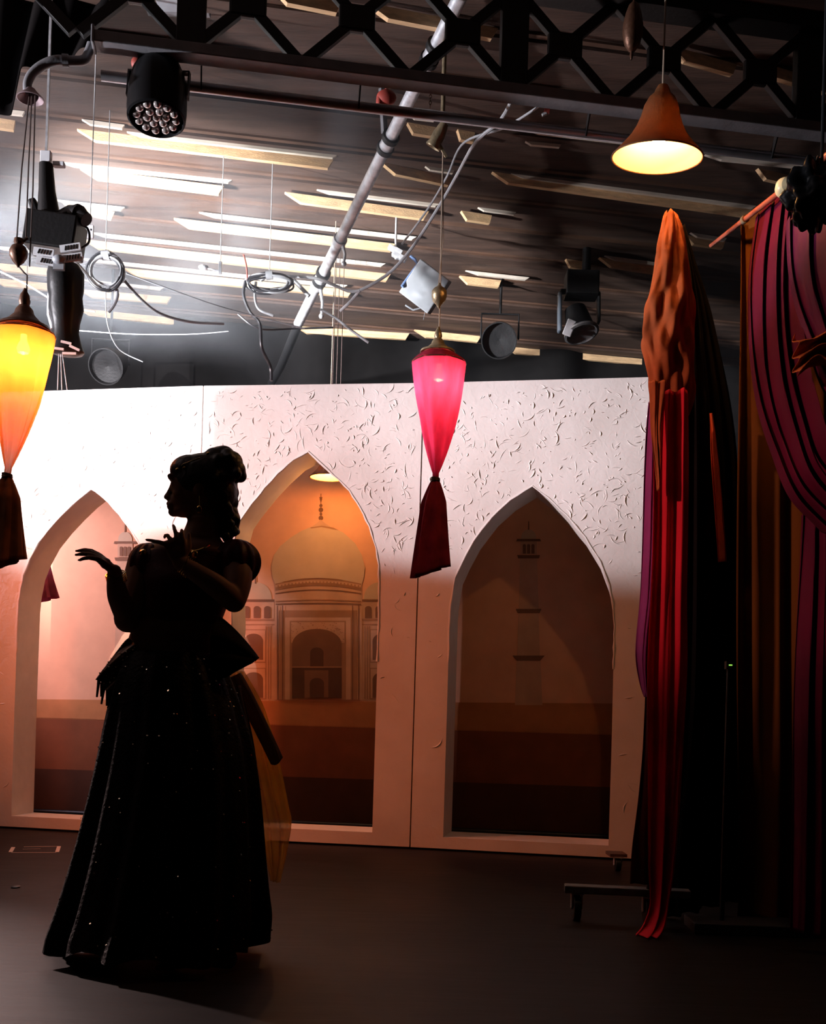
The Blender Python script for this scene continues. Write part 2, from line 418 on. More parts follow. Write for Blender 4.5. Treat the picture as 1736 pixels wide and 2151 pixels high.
    mb.beam(w3(0.04, 0.035, 0.06), w3(W-0.04, 0.035, 0.06), 0.07, 0.038)
    mb.build('timber_frame', M['joist'], root, smooth=False)
    return root, w3, W, ex, n
A_OUT = [(23,1714),(30,1500),(38,1280),(41,1250),(49,1208),(62,1175),(81,1140),(107,1107),(137,1075),(163,1050),(192,1028),(202,1032),(228,1055),(250,1081),(277,1117),(297,1150),(314,1190),(326,1235),(332,1290),(326,1500),(318,1728)]
B_OUT = [(470,1740),(478,1500),(486,1310),(485,1250),(486,1190),(491,1140),(503,1095),(520,1070),(556,1025),(584,995),(617,965),(648,949),(673,972),(701,998),(735,1031),(757,1067),(776,1106),(790,1151),(796,1187),(797,1240),(795,1318),(788,1560),(782,1747)]
C_OUT = [(932,1766),(939,1500),(945,1300),(947,1270),(956,1214),(972,1179),(995,1136),(1034,1085),(1073,1050),(1120,1021),(1152,1046),(1191,1082),(1230,1128),(1261,1179),(1280,1230),(1288,1265),(1291,1316),(1286,1540),(1279,1773)]
fa = flat(0, 'white plastered flat with the overexposed top left of the dancer', A_OUT, [(23,1714),(170,1721)], 0.26, 340, 1)
fb = flat(1, 'white plastered flat whose arch frames the large painted dome', B_OUT, [(610,1742),(782,1747)], 0.30, 430, 2)
fc = flat(2, 'white plastered flat whose dark arch frames the single painted minaret', C_OUT, [(935,1762),(1279,1773)], 0.34, 480, 3)

def castor(parent, top, r=0.035, name='castor'):
    top = Vector(top); c = Vector((top.x, top.y, r))
    mb = MB(); mb.tube([c+Vector((-0.014, 0, 0)), c+Vector((0.014, 0, 0))], r, 20)
    w_ = mb.build(name, M['black'], parent, bevel=0.002)
    mb = MB()
    for s in (-1, 1): mb.box(c+Vector((s*0.02, 0.0, (top.z-r)/2-0.0)), (0.004, 0.03, max(0.02, top.z-r)))
    mb.box((top.x, top.y, top.z-0.003), (0.05, 0.05, 0.006))
    mb.tube([c+Vector((-0.023, 0, 0)), c+Vector((0.023, 0, 0))], 0.006, 8)
    mb.build('castor_fork', M['steel'], w_, smooth=False)
    return w_
# castor at the foot of the right flat, on a small ply foot
root, w3, W, ex, n = fc
pc = FL(1298, 1829)
mb = MB(); mb.box((pc.x, pc.y+0.05, 0.082), (0.09, 0.14, 0.016)); mb.build('castor_board', M['brown_wood'], root, smooth=False)
castor(root, (pc.x, pc.y, 0.075), 0.033)

# ------------------------------------------------------------------ painted backdrop (a flat print of a domed palace)
e2 = (seam[2]-seam[1]).normalized(); n2 = Vector((e2.y, -e2.x, 0))
mp0 = seam[1] - n2*0.95
def mural_mat(name, c, v=0.12):
    return mat('print_'+name, c, 0.7, vary=v, scale=7, spec=0.2)
MM = [mural_mat('sky', (0.72, 0.38, 0.22), 0.06), mural_mat('marble', (0.56, 0.34, 0.21)), mural_mat('band', (0.36, 0.19, 0.10)), mural_mat('recess', (0.2, 0.1, 0.055)),
      mural_mat('terrace', (0.46, 0.19, 0.07)), mural_mat('ground', (0.22, 0.07, 0.028)), mural_mat('foreground', (0.085, 0.032, 0.017)), mural_mat('dark', (0.1, 0.05, 0.03)), mural_mat('dome', (0.56, 0.41, 0.27), 0.08)]
mb = MB()
def mpt(px, py, lay): return H(px, py, mp0 + n2*0.0012*lay, n2)
def shape(pts, mi, lay):
    mb.mi = mi; vs = [mpt(x, y, lay) for x, y in pts]
    bmx = bmesh.new(); bv = [bmx.verts.new(v) for v in vs]
    es = [bmx.edges.new((bv[i], bv[(i+1) % len(bv)])) for i in range(len(bv))]
    r = bmesh.ops.triangle_fill(bmx, edges=es, use_beauty=True, use_dissolve=False)
    bmx.verts.index_update(); bmx.verts.ensure_lookup_table()
    idx = {v: i for i, v in enumerate(bmx.verts)}
    mb.add([v.co.copy() for v in bmx.verts], [tuple(idx[v] for v in f.verts) for f in bmx.faces]); bmx.free()
def rect(x0, y0, x1, y1, mi, lay): shape([(x0, y0), (x1, y0), (x1, y1), (x0, y1)], mi, lay)
def parch(cx, top, bot, hw, mi, lay, spring=None):
    sp = spring or top + hw*0.75
    L_ = [(cx-hw, bot), (cx-hw, sp)]; pts = [(cx-hw, bot)]
    for i in range(9):
        t = i/8*PI/2; pts.append((cx-hw*math.cos(t)**0.9, sp-(sp-top)*math.sin(t)**1.15))
    for i in range(7, -1, -1):
        t = i/8*PI/2; pts.append((cx+hw*math.cos(t)**0.9, sp-(sp-top)*math.sin(t)**1.15))
    pts.append((cx+hw, bot)); shape(pts, mi, lay)
# cloth as its own rectangle
c0 = mp0 + e2*-1.75; c1 = mp0 + e2*2.75
mb.mi = 0; mb.add([c0+Vector((0, 0, 0.02)), c1+Vector((0, 0, 0.02)), c1+Vector((0, 0, 2.7)), c0+Vector((0, 0, 2.7))], [(0, 1, 2, 3)])
mb.add([c0+Vector((0, 0, 0.02))-n2*0.004, c1+Vector((0, 0, 0.02))-n2*0.004, c1+Vector((0, 0, 2.7))-n2*0.004, c0+Vector((0, 0, 2.7))-n2*0.004], [(3, 2, 1, 0)])
def band(yl, yr, yl2, yr2, mi, lay): shape([(-60, yl), (1330, yr), (1330, yr2), (-60, yl2)], mi, lay)
band(1468, 1478, 1505, 1545, 4, 1); band(1503, 1543, 1610, 1655, 5, 1); band(1610, 1655, 1716, 1762, 6, 2)
mx = 668
# wings
for s in (-1, 1):
    X = lambda x: mx + s*(x)
    def R_(x0, y0, x1, y1, mi, lay): rect(min(X(x0), X(x1)), y0, max(X(x0), X(x1)), y1, mi, lay)
    R_(88, 1300, 215, 1472, 1, 1); R_(88, 1300, 215, 1304, 2, 2); R_(88, 1311, 215, 1313, 2, 2)
    for cx in (135, 190):
        R_(cx-26, 1322, cx+26, 1392, 2, 2); R_(cx-24, 1324, cx+24, 1390, 1, 3)
        parch(X(cx), 1331, 1386, 20, 3, 4)
        R_(cx-26, 1403, cx+26, 1469, 2, 2); R_(cx-24, 1405, cx+24, 1467, 1, 3); parch(X(cx), 1412, 1466, 20, 3, 4)
    for cx in (99, 104, 109): R_(cx-1, 1315, cx+1, 1468, 2, 3)
    # kiosk
    R_(92, 1262, 172, 1302, 1, 1); R_(86, 1259, 178, 1264, 3, 2)
    for cx in (106, 128, 150): parch(X(cx), 1273, 1298, 7, 3, 3)
    dm = [(X(131)+34*math.cos(t), 1259-36*math.sin(t)**0.85) for t in [PI*i/16 for i in range(17)]]
    shape(dm, 8, 2); R_(129.5, 1205, 132.5, 1226, 3, 3)
# drum and dome
rect(577, 1222, 761, 1470, 1, 3); rect(580, 1222, 758, 1268, 1, 4)
def curve_band(y, h, sag, mi, lay, x0=579, x1=759):
    n_ = 12; top = [(x0+(x1-x0)*i/n_, y - sag*(1-((2*i/n_-1)**2))) for i in range(n_+1)]
    shape(top + [(x, yy+h) for x, yy in reversed(top)], mi, lay)
curve_band(1226, 14, 10, 2, 6); curve_band(1229, 5, 10, 1, 7); curve_band(1246, 2, 8, 3, 6); curve_band(1262, 2.5, 3, 2, 6); curve_band(1268, 2, 2, 3, 6)
for i in range(24):
    t = (i+0.5)/24; rect(581+176*t-1.6, 1230-9*(1-(2*t-1)**2), 581+176*t+1.6, 1236-9*(1-(2*t-1)**2), 2, 8)
dome = [(579,1228),(572,1210),(570,1190),(576,1166),(589,1147),(611,1129),(634,1115),(656,1106),(667,1098),(674,1091),(682,1098),(694,1106),(722,1119),(746,1141),(760,1165),(767,1192),(765,1212),(760,1230),(740,1222),(705,1216),(668,1214),(630,1216),(598,1221)]
shape(dome, 8, 5)
shape([(652,1108),(676,1104),(700,1108),(712,1114),(700,1112),(676,1107),(654,1110)], 2, 6)
shape([(656,1106),(667,1098),(674,1091),(682,1098),(694,1106),(676,1103)], 1, 6)
for (r, y) in ((5, 1088), (3, 1080), (5, 1071), (3.5, 1062), (2, 1052), (3, 1048)):
    shape([(674.5+r*math.cos(a), y+r*math.sin(a)) for a in [2*PI*i/10 for i in range(10)]], 3, 4)
rect(673.7, 1037, 675.3, 1090, 3, 4); rect(671, 1044, 678, 1045.5, 3, 5)
# portal
rect(586, 1282, 751, 1470, 2, 6); rect(599, 1297, 737, 1470, 1, 7); rect(609, 1304, 727, 1470, 2, 8); rect(612, 1307, 724, 1350, 1, 9)
rr = random.Random(5)
for i in range(120):
    x = rr.uniform(613, 722); y = rr.uniform(1308, 1349)
    if abs(x-666) < 40 and y > 1322+abs(x-666)*0.55: continue
    r = rr.uniform(1, 2.2); shape([(x-r, y), (x, y-r*.6), (x+r, y), (x, y+r*.6)], 2, 10)
parch(666, 1321, 1467, 52, 3, 11, 1352)
parch(666, 1360, 1400, 14, 7, 12); rect(614, 1400, 718, 1402.5, 2, 13); rect(614, 1402.5, 718, 1466, 7, 12)
rect(640, 1408, 690, 1466, 3, 13); parch(666, 1424, 1465, 15, 7, 14)
for x in (583.5, 594, 741, 754): rect(x-1, 1272, x+1, 1470, 3, 8)
# minarets
def minaret(cx, y0, k, lean=-0.03):
    def q(dx, y): return (cx + dx*k + lean*(y-y0)*-0.0, y)
    def tr(x0, y_0, x1, y_1, mi, lay): shape([q(-x0, y_0), q(x0, y_0), q(x1, y_1), q(-x1, y_1)], mi, lay)
    tr(1, y0-18, 1.5, y0, 3, 3)
    shape([(cx+16*k*math.cos(t), y0+20-21*math.sin(t)**0.8) for t in [PI*i/12 for i in range(13)]], 8, 3)
    tr(24, y0+19, 26, y0+24, 3, 4); tr(17, y0+24, 17, y0+52, 1, 3)
    for dx in (-9, 0, 9): parch(cx+dx*k, y0+30, y0+50, 3.4*k, 3, 5)
    tr(24, y0+53, 22, y0+60, 3, 5); tr(18, y0+60, 21, y0+168, 1, 3)
    tr(27, y0+166, 23, y0+175, 3, 5); tr(21, y0+175, 24, y0+266, 1, 3)
    tr(34, y0+264, 24, y0+275, 3, 5); tr(25, y0+275, 29, y0+368, 1, 3)
minaret(1111, 1113, 1.0); minaret(263, 1118, 0.93)
rect(930, 1480, 1160, 1534, 4, 2)
rect(205, 1475, 330, 1512, 4, 2)
bk = thing('painted_backdrop', 'printed orange backdrop of a domed marble palace seen through the arches', 'backdrop', mp0)
mb.keep_normals = False
mb.build('printed_cloth', MM, bk, smooth=False)
mb2 = MB(); mb2.tube([c0+Vector((0, 0, 2.71)), c1+Vector((0, 0, 2.71))], 0.02, 12); mb2.build('batten_pole', M['black'], bk)
mb2 = MB(); mb2.tube([c0+Vector((0, 0, 0.022)), c1+Vector((0, 0, 0.022))], 0.02, 12); mb2.build('weight_pole', M['black'], bk)

# unseen lamp body and shutter, added to cut the light at the flat seam
pl = thing('added_seam_shutter', 'unseen black lamp body and shutter added to cut light at the left seam', 'stage light', LC)
uu = Vector((seam[1].x-LC.x, seam[1].y-LC.y, 0)).normalized(); rr_ = Vector((uu.y, -uu.x, 0))
mb = MB(); mb.box(LC + uu*0.32 + rr_*0.129, (0.004, 0.25, 0.36), Matrix((uu, -rr_, Vector((0, 0, 1)))).transposed()); mb.build('added_shutter', M['black'], pl, smooth=False)
mb = MB(); mb.lathe([(0.0, -0.34), (0.09, -0.34), (0.11, -0.3), (0.11, -0.06)], LC, uu, 24); mb.build('housing', M['black'], pl)  # body of the added, unseen seam shutter
mb = MB(); mb.beam(LC+uu*-0.1+rr_*0.12, LC+uu*0.32+rr_*0.27, 0.02, 0.01); mb.build('added_shutter_arm', M['black'], pl, smooth=False)
mb = MB(); mb.tube([LC-uu*0.2+Vector((0, 0, 0.1)), Vector((LC.x-uu.x*0.2, LC.y-uu.y*0.2, CEILZ))], 0.015, 8); mb.build('added_drop_pole', M['black'], pl)

# unseen black panel, added behind the join to keep light off the right backdrop
mb = MB(); q = seam[2] - n2*0.36; mb.beam(q+Vector((0, 0, 1.37)), q-n2*0.55+Vector((0, 0, 1.37)), 0.02, 2.7)
tag(mb.build('light_blocker', wall_m, smooth=False), 'unseen black panel added behind middle and right flats to block light', 'light blocker')

# ------------------------------------------------------------------ lighting truss
T0 = P(868, 176, 4.53)
def TP(s, z, off=0.0): return Vector((T0.x, T0.y, 0)) + CD*s + CN*off + Vector((0, 0, z))
def s_at(px, z_off=0.0):       # distance along the truss of a pixel column
    n_ = CN; h = H(px, 1499-1300, Vector((T0.x, T0.y, 0)), n_)
    return (h - Vector((T0.x, T0.y, h.z))).dot(CD)
TZ = T0.z
tr = thing('lighting_truss', 'long black lattice truss with grey lower rail crossing under the ceiling', 'truss', TP(0, TZ))
sl = s_at(192); sr = 2.6
mb = MB(); mb.beam(TP(sl, TZ+0.012), TP(sr, TZ+0.012), 0.085, 0.045); mb.box(TP(sl+0.004, TZ+0.015, -0.005), (0.012, 0.095, 0.07), Matrix.Rotation(math.atan(.165), 3, 'Z'))
mb.build('lower_rail', M['grey'], tr, smooth=False, bevel=0.004)
mb = MB(); mb.beam(TP(sl-1.5, TZ+0.46), TP(sr, TZ+0.46), 0.12, 0.06); mb.build('upper_rail', M['black'], tr, smooth=False, bevel=0.004)
posts = [s_at(1077), s_at(1695)]
stepx = (posts[1]-posts[0])/3
for off in (0.0,):
    for p in [posts[0]-stepx*3, posts[0], posts[1]]:
        mb = MB(); mb.beam(TP(p, TZ+0.03), TP(p, TZ+0.44), 0.05, 0.115, up=CD); mb.build('truss_post', M['black'], tr, smooth=False, bevel=0.003)
    cx = [posts[0]+stepx*(i+0.5) for i in range(-6, 5)]
    for x in cx:
        h0, h1 = TZ+0.035, TZ+0.435
        for sgn in (-1, 1):
            mb = MB(); mb.beam(TP(x-sgn*stepx*0.47, h0), TP(x+sgn*stepx*0.47, h1), 0.03, 0.042, up=CD); mb.build('truss_brace', M['black'], tr, smooth=False, bevel=0.002)
        mb = MB(); mb.box(TP(x, (h0+h1)/2), (0.15, 0.036, 0.11), Matrix.Rotation(math.atan(.165), 3, 'Z')); mb.build('gusset_plate', M['black'], tr, smooth=False, bevel=0.01)
# thin tie strut bottom right behind lamp
for a_, b_ in ((1145, 1225), (1490, 1420)):
    pass
# steel tube hung under the truss
z2 = TZ-0.055
pp = thing('hanging_pipe', 'thin grey pipe slung along under the lower truss rail', 'pipe', TP(0, z2, 0.12))
mb = MB(); mb.tube([TP(sl+0.02, z2, 0.12), TP(sr, z2, 0.12)], 0.021, 16); mb.build('tube', mat('dull_tube', (0.5, 0.5, 0.53), 0.35, 0.8), pp)
for px in (420, 760, 1250, 1650):
    s_ = s_at(px); mb = MB(); mb.beam(TP(s_, z2-0.01, 0.115), TP(s_, TZ+0.02, 0.06), 0.03, 0.006, up=CD)
    mb.build('hanger_strap', M['black'], pp, smooth=False)

# long silver pipe with clamps
pa, pb = P(970, -12, 4.78), P(627, 680, 7.3)
pipe = thing('silver_pipe', 'long galvanised silver pipe running back diagonally under the ceiling', 'pipe', pa)
mb = MB(); mb.tube([pa.lerp(pb, t/12) for t in range(13)], 0.032, 20); mb.build('tube', M['steel'], pipe)
pd = (pb-pa).normalized()
def at_pipe(py):
    lo, hi = 0.0, 1.0
    for _ in range(30):
        m_ = (lo+hi)/2; q = pa.lerp(pb, m_) - Vector((0, 0, CAMZ)); yy = PY - F*(q.z*math.cos(ROLL) - q.x*math.sin(ROLL))/q.y
        if yy < py: lo = m_
        else: hi = m_
    return pa.lerp(pb, lo)
for py in (112, 300, 582):
    c = at_pipe(py)
    mb = MB(); mb.lathe([(0.033, -0.055), (0.041, -0.055), (0.041, -0.03), (0.037, -0.028), (0.037, 0.028), (0.041, 0.03), (0.041, 0.055), (0.033, 0.055)], c, pd, 24)
    k = mb.build('pipe_coupler', M['steel'], pipe)
    for s in (-0.043, 0.043):
        mb = MB(); mb.lathe([(0.034, -0.014), (0.0455, -0.014), (0.0455, 0.014), (0.034, 0.014)], c+pd*s, pd, 24); mb.build('clamp_ring', M['black'], k)
for py, dz in ((505, 0.14), (598, 0.2), (290, -0.3)):
    c = at_pipe(py); mb = MB()
    if dz > 0:
        mb.lathe([(0.035, -0.02), (0.042, -0.02), (0.042, 0.02), (0.035, 0.02)], c, pd, 20)
        mb.tube([c+Vector((0.02, 0, -0.03)), c+Vector((0.035, -0.01, -dz*0.6)), c+Vector((0.03, -0.01, -dz))], [0.012, 0.009, 0.008], 8)
        mb.ell(c+Vector((0.03, -0.01, -dz)), 0.016)
        mb.build('hook_clamp', M['steel'], pipe)
    else:
        mb.beam(c+Vector((-0.03, 0, 0.02)), c+Vector((-0.05, -0.02, 0.24)), 0.02, 0.03); mb.build('clamp_arm', M['grey'], pipe)

# red padded bag on the pipe arm and small red clips
c = P(812, 205, 4.9)
mb = MB(); mb.ell(c, (0.045, 0.03, 0.035)); mb.ell(c+Vector((-0.03, 0, -0.02)), (0.016, 0.02, 0.04)); mb.tube([c+Vector((0, 0, 0.02)), c+Vector((0, 0, 0.1))], 0.008, 8)
tag(mb.build('sandbag', M['red']), 'dull red padded clamp bag beside the silver pipe under the rail', 'clamp')
c = P(1149, 228, 4.72); mb = MB(); mb.beam(c+Vector((0.012, 0, 0.06)), c+Vector((0, 0, -0.02)), 0.012, 0.025); mb.mi = 1; mb.beam(c+Vector((0, 0, -0.02)), c+Vector((-0.02, 0, -0.03)), 0.012, 0.012)
tag(mb.build('cable_tie', [M['red'], M['white']], smooth=False, bevel=0.002), 'small red tie with white tip hanging off the truss rail', 'tie')
c = P(291, 133, 4.42); mb = MB(); mb.ell(c, (0.03, 0.025, 0.028)); mb.tube([c, c+Vector((0.0, 0.02, 0.07))], 0.012, 8)
tag(mb.build('red_knob', M['red']), 'round red knob left of the cluster light on the pipe', 'knob')
# small chain beside the pipe
c = P(905, 190, 4.6); ch = MB()
for i in range(6):
    R = Matrix.Rotation(PI/2*(i % 2), 3, 'Z')
    pts = [c + Vector((0, 0, -0.013*i)) + R @ Vector((0.005*math.cos(a), 0, 0.009*math.sin(a))) for a in [2*PI*j/10 for j in range(11)]]
    ch.tube(pts, 0.0016, 5, cap=False)
tag(ch.build('short_chain', M['cord']), 'short brass chain hanging under the truss rail by silver pipe', 'chain')

# ------------------------------------------------------------------ round LED cluster light hung from the pipe
def par_light():
    c = P(331, 205, 4.42)
    r = thing('cluster_light', 'black round cluster stage light hanging nose down from pipe', 'stage light', c)
    ax = Vector((0.02, -0.16, -0.98)).normalized()       # towards the lens
    mb = MB()
    prof = [(0.0, -0.16), (0.06, -0.16), (0.085, -0.145), (0.105, -0.10), (0.117, -0.03), (0.119, 0.06), (0.116, 0.095), (0.108, 0.10), (0.104, 0.09), (0.102, 0.07), (0.0, 0.07)]
    mb.lathe(prof, c, ax, 40); mb.build('housing', mat('satin_black', (0.008, 0.008, 0.009), 0.35), r)
    e = ax.orthogonal().normalized(); e = Vector((1, 0, 0)) - ax*ax.x; e.normalize(); g = ax.cross(e)
    pts = [(0, 0)] + [(0.038*math.cos(a), 0.038*math.sin(a)) for a in [2*PI*i/6 for i in range(6)]] + [(0.078*math.cos(a), 0.078*math.sin(a)) for a in [2*PI*(i+.5)/12 for i in range(12)]]
    lens = mat('lens_glass', (0.75, 0.68, 0.66), 0.12, 0.6, vary=0.05)
    for x, y in pts:
        q = c + e*x + g*y + ax*0.072; mb = MB()
        mb.lathe([(0.0165, 0.0), (0.0175, 0.012), (0.0165, 0.02), (0.013, 0.026), (0.007, 0.030), (0.0, 0.031)], q, ax, 16); mb.build('lens', lens, r)
    top = P(332, 128, 4.47)
    mb = MB()
    for s in (-1, 1):
        mb.beam(c + Vector((s*0.122, 0, 0)), c + Vector((s*0.122, 0.02, 0.11)), 0.03, 0.006, up=(1, 0, 0))
    mb.beam(c+Vector((-0.125, 0.02, 0.113)), c+Vector((0.125, 0.02, 0.113)), 0.03, 0.006)
    mb.build('yoke', M['black'], r, smooth=False)
    mb = MB(); mb.box(c+Vector((0.0, 0.02, 0.15)), (0.09, 0.05, 0.09)); mb.lathe([(0.022, -0.02), (0.032, -0.02), (0.032, 0.02), (0.022, 0.02)], c+Vector((0.0, 0.03, 0.2)), CD, 16)
    mb.build('hook_clamp', M['black'], r, smooth=False, bevel=0.006)
    return r
par_light()

# fixture cut by the top edge of the frame
c = P(368, -14, 4.95); mb = MB(); mb.box(c, (0.29, 0.2, 0.09)); mb.mi = 1; mb.box(c+Vector((0.02, -0.02, -0.049)), (0.2, 0.14, 0.012))
mb.mi = 0; mb.beam(c+Vector((-0.13, 0, -0.03)), c+Vector((-0.26, 0, 0.06)), 0.16, 0.012); mb.tube([c+Vector((0, 0, 0.04)), c+Vector((0, 0.0, CEILZ-c.z))], 0.012, 8)
tag(mb.build('flood_light', [M['grey'], M['lgrey']], smooth=False, bevel=0.006), 'grey boxed floodlight cut by the top edge at upper left', 'stage light')

# black cloth put in for the unlit ceiling in the upper left corner
mb = MB()
def mask(u, v):
    top = P(-120+430*u, -140, 4.98); bx_ = -120+310*u
    by = 236 if bx_ < 20 else (236-(bx_-20)*2.6 if bx_ < 52 else 153-(bx_-52)*0.32)
    return top.lerp(P(bx_, by, 4.98), v) + Vector((0, 0.03*math.sin(16*u+2*v)+0.015*math.sin(31*u), 0))
mb.grid(mask, 80, 30)
tag(mb.build('unlit_corner_cloth', mat('unlit_black_serge', (0.004, 0.003, 0.003), 0.95), solid=0.004), 'black cloth standing in for unlit ceiling at upper left behind the swan-neck bracket', 'drape')

# ------------------------------------------------------------------ swan-neck bracket and cords at upper left
sn = thing('swan_neck_bracket', 'grey curved swan-neck bracket carrying three lantern cords', 'bracket', P(180, 120, 4.4))
pts = poly([P(*q) for q in ((192, 92, 4.36), (186, 110, 4.36), (176, 126, 4.35), (150, 128, 4.34), (118, 127, 4.33), (90, 137, 4.33), (68, 155, 4.33), (58, 175, 4.33), (58, 192, 4.33))], 40)
mb = MB(); mb.tube(pts, [0.017 + 0.002*math.sin(i/40*PI) for i in range(41)], 14); mb.build('curved_tube', M['grey'], sn)
q = pts[-1]; mb = MB(); mb.lathe([(0.017, 0.0), (0.026, -0.012), (0.046, -0.032), (0.054, -0.04), (0.05, -0.041), (0.022, -0.015)], q+Vector((0.012, 0, 0.01)), (0, 0, 1), 28); mb.build('flared_mouth', mat('pink_grey', (0.4, 0.3, 0.32), 0.4, 0.3), sn)
mb = MB(); m_ = pts[17]; mb.lathe([(0.018, -0.012), (0.024, -0.012), (0.024, 0.012), (0.018, 0.012)], m_, (pts[18]-pts[16]), 16); mb.build('collar', M['grey'], sn)
mb = MB()
mb.tube([P(62, 196, 4.33), P(46, 350, 4.35), P(35, 505, 4.37)], 0.0032, 6)
mb.tube([P(67, 196, 4.33), P(60, 350, 4.35), P(54, 505, 4.37)], 0.0032, 6)
mb.tube([P(74, 196, 4.33), P(69, 400, 4.35), P(62, 560, 4.37)], 0.0032, 6)
mb.tube([P(40, 560, 4.37), P(50, 572, 4.37), P(57, 578, 4.38), P(56, 615, 4.38)], 0.0035, 6)
lc = tag(mb.build('lantern_cord', M['bcord']), 'three thin brown cords dropping from the swan-neck to the left lantern', 'cord')
c = P(39, 528, 4.37); mb = MB()
mb.lathe([(0.004, 0.055), (0.018, 0.05), (0.02, 0.036), (0.014, 0.028), (0.028, 0.018), (0.036, 0.0), (0.034, -0.02), (0.022, -0.042), (0.008, -0.055), (0.003, -0.064)], c, (0, 0, 1), 20)
mb.tube([c+Vector((0.005, 0, 0.03)), c+Vector((0.035, 0, 0.055))], 0.006, 8)
tag(mb.build('cord_weight', M['bronze']), 'dark wooden acorn weight on the cords over the orange lantern', 'weight')

# ------------------------------------------------------------------ fabric lanterns
def lantern(label, cen, d, w_px, capw, tops, col_shade, col_tail, lampcol, power, cord_pts, seed, glass):
    """cen: list of (px, py) down the axis: cap top, cap bottom, shade top, shade mid, knot, tail end."""
    s_ = d/F
    r0 = w_px/2*s_
    A = [P(x, y, d) for x, y in cen]
    root = thing('fabric_lantern', label, 'lantern', A[0])
    mb = MB(); h = A[0].z - A[1].z
    k = capw*s_
    mb.lathe([(0.004, h+0.012), (0.009, h), (k*0.16, h*0.9), (k*0.2, h*0.72), (k*0.17, h*0.62), (k*0.3, h*0.5), (k*0.34, h*0.38), (k*0.62, h*0.16), (k*0.86, 0.01), (k*0.9, 0.0), (k*0.8, 0.0)], A[1], (0, 0, 1), 28)
    mb.build('cap', tops, root)
    rnd = random.Random(seed); fo = rnd.randint(7, 9); ph = rnd.uniform(0, 6)
    axis = poly(A[1:], 60)
    def ring(c, r, amp, sy=1.0, tw=0.0):
        return lambda a: c + Vector((r*(1+amp*math.cos(fo*a+ph)+amp*0.5*math.cos((fo*2+1)*a))*math.cos(a+tw), r*sy*(1+amp*math.cos(fo*a+ph))*math.sin(a+tw), amp*0.004*math.sin(5*a)))
    # shade: from the collar to the knot
    z_top, z_knot, z_end = A[2].z, A[4].z, A[5].z
    def cen_at(z):
        for i in range(len(A)-1):
            if A[i].z >= z >= A[i+1].z:
                t = (A[i].z-z)/(A[i].z-A[i+1].z); return A[i].lerp(A[i+1], t)
        return A[-1] if z < A[-1].z else A[0]
    Rg = []
    n_ = 34
    rim = A[1].z
    for i in range(6):
        t = i/5; z = rim + 0.004 + (z_top-rim)*t; c = cen_at(z); c = Vector((c.x, c.y, z)); Rg.append(ring(c, k*0.62 + (r0-k*0.62)*t**0.7, 0.02))
    mb = MB(); mb.rings(Rg, 64, cap=False); mb.build('gathered_collar', col_tail, root, solid=0.0012)
    Rg = []
    for i in range(n_+1):
        t = i/n_; z = z_top + (z_knot-z_top)*t; c = cen_at(z); c = Vector((c.x, c.y, z))
        r = r0*max(0.075, (1-t**1.35)**0.9*0.98+0.02*(1-t)) if t < 1 else r0*0.075
        if t > 0.93: r = max(r, r0*0.1)
        Rg.append(ring(c, r, 0.015+0.14*t, 1, 0.5*t))
    mb = MB(); mb.rings(Rg, 96, cap=False); mb.build('shade', col_shade, root, solid=0.0008)
    c = cen_at(z_knot); mb = MB()
    for i in range(3): mb.lathe([(r0*0.10, -0.004), (r0*0.17, -0.003), (r0*0.18, 0), (r0*0.17, 0.003), (r0*0.10, 0.004)], c+Vector((0, 0, 0.006*(i-1))), (0.1*(i-1), 0.1, 1), 18)
    mb.build('tie', M['bronze'], root)
    Rg = []
    for i in range(26):
        t = i/25; z = z_knot + (z_end-z_knot)*t; c = cen_at(z); c = Vector((c.x, c.y, z))
        r = r0*(0.12+0.24*min(1, t*4)**0.8 + 0.28*t)
        f = ring(c, r, 0.10+0.06*t, 0.8, -0.3*t)
        Rg.append(lambda a, f=f, t=t: f(a) + Vector((0, 0, 0.03*t*t*math.cos(a-0.4))))
    mb = MB(); mb.rings(Rg, 64, cap=False); mb.build('tail', col_tail, root, solid=0.0015)
    # wire ring at the top of the shade
    c = A[2]; mb = MB(); mb.tube([c+Vector((r0*1.0*math.cos(a), r0*math.sin(a), 0)) for a in [2*PI*i/40 for i in range(41)]], 0.003, 6, cap=False)
    for i in range(4):
        a = PI/2*i+0.4; mb.tube([c+Vector((r0*math.cos(a), r0*math.sin(a), 0)), A[1]+Vector((0.02*math.cos(a), 0.02*math.sin(a), 0.01))], 0.002, 5)
    mb.build('wire_frame', M['bronze'], root)
    bulb = A[2]+Vector((0, 0, -0.045))
    mb = MB(); mb.lathe([(0.0, 0.045), (0.012, 0.043), (0.013, 0.02), (0.02, 0.005), (0.026, -0.012), (0.022, -0.03), (0.0, -0.038)], bulb, (0, 0, 1), 16); mb.build('bulb', emit('bulb_'+str(seed), lampcol, 12.0), root)
    point('lantern_bulb', bulb+Vector((0, 0, -0.055)), power, lampcol, 0.02)
    return root
pinkshade = mat('pink_sheer', (0.92, 0.10, 0.27), 0.7, vary=0.35, scale=11, stretch=(1.6, 1.6, 0.5), trans=0.6, alpha=0.9)
maroon = mat('maroon_cloth', (0.15, 0.012, 0.025), 0.8, vary=0.3, scale=14, bump=0.3, sheen=0.08)
maroon_thin = mat('maroon_thin_cloth', (0.28, 0.02, 0.045), 0.8, vary=0.3, scale=14, bump=0.3, trans=0.25)
orangeshade = mat('orange_sheer', (0.95, 0.45, 0.18), 0.7, vary=0.12, scale=7, trans=0.6, alpha=0.62)
browntail = mat('brown_sheer', (0.3, 0.11, 0.05), 0.8, vary=0.4, scale=12, trans=0.3)
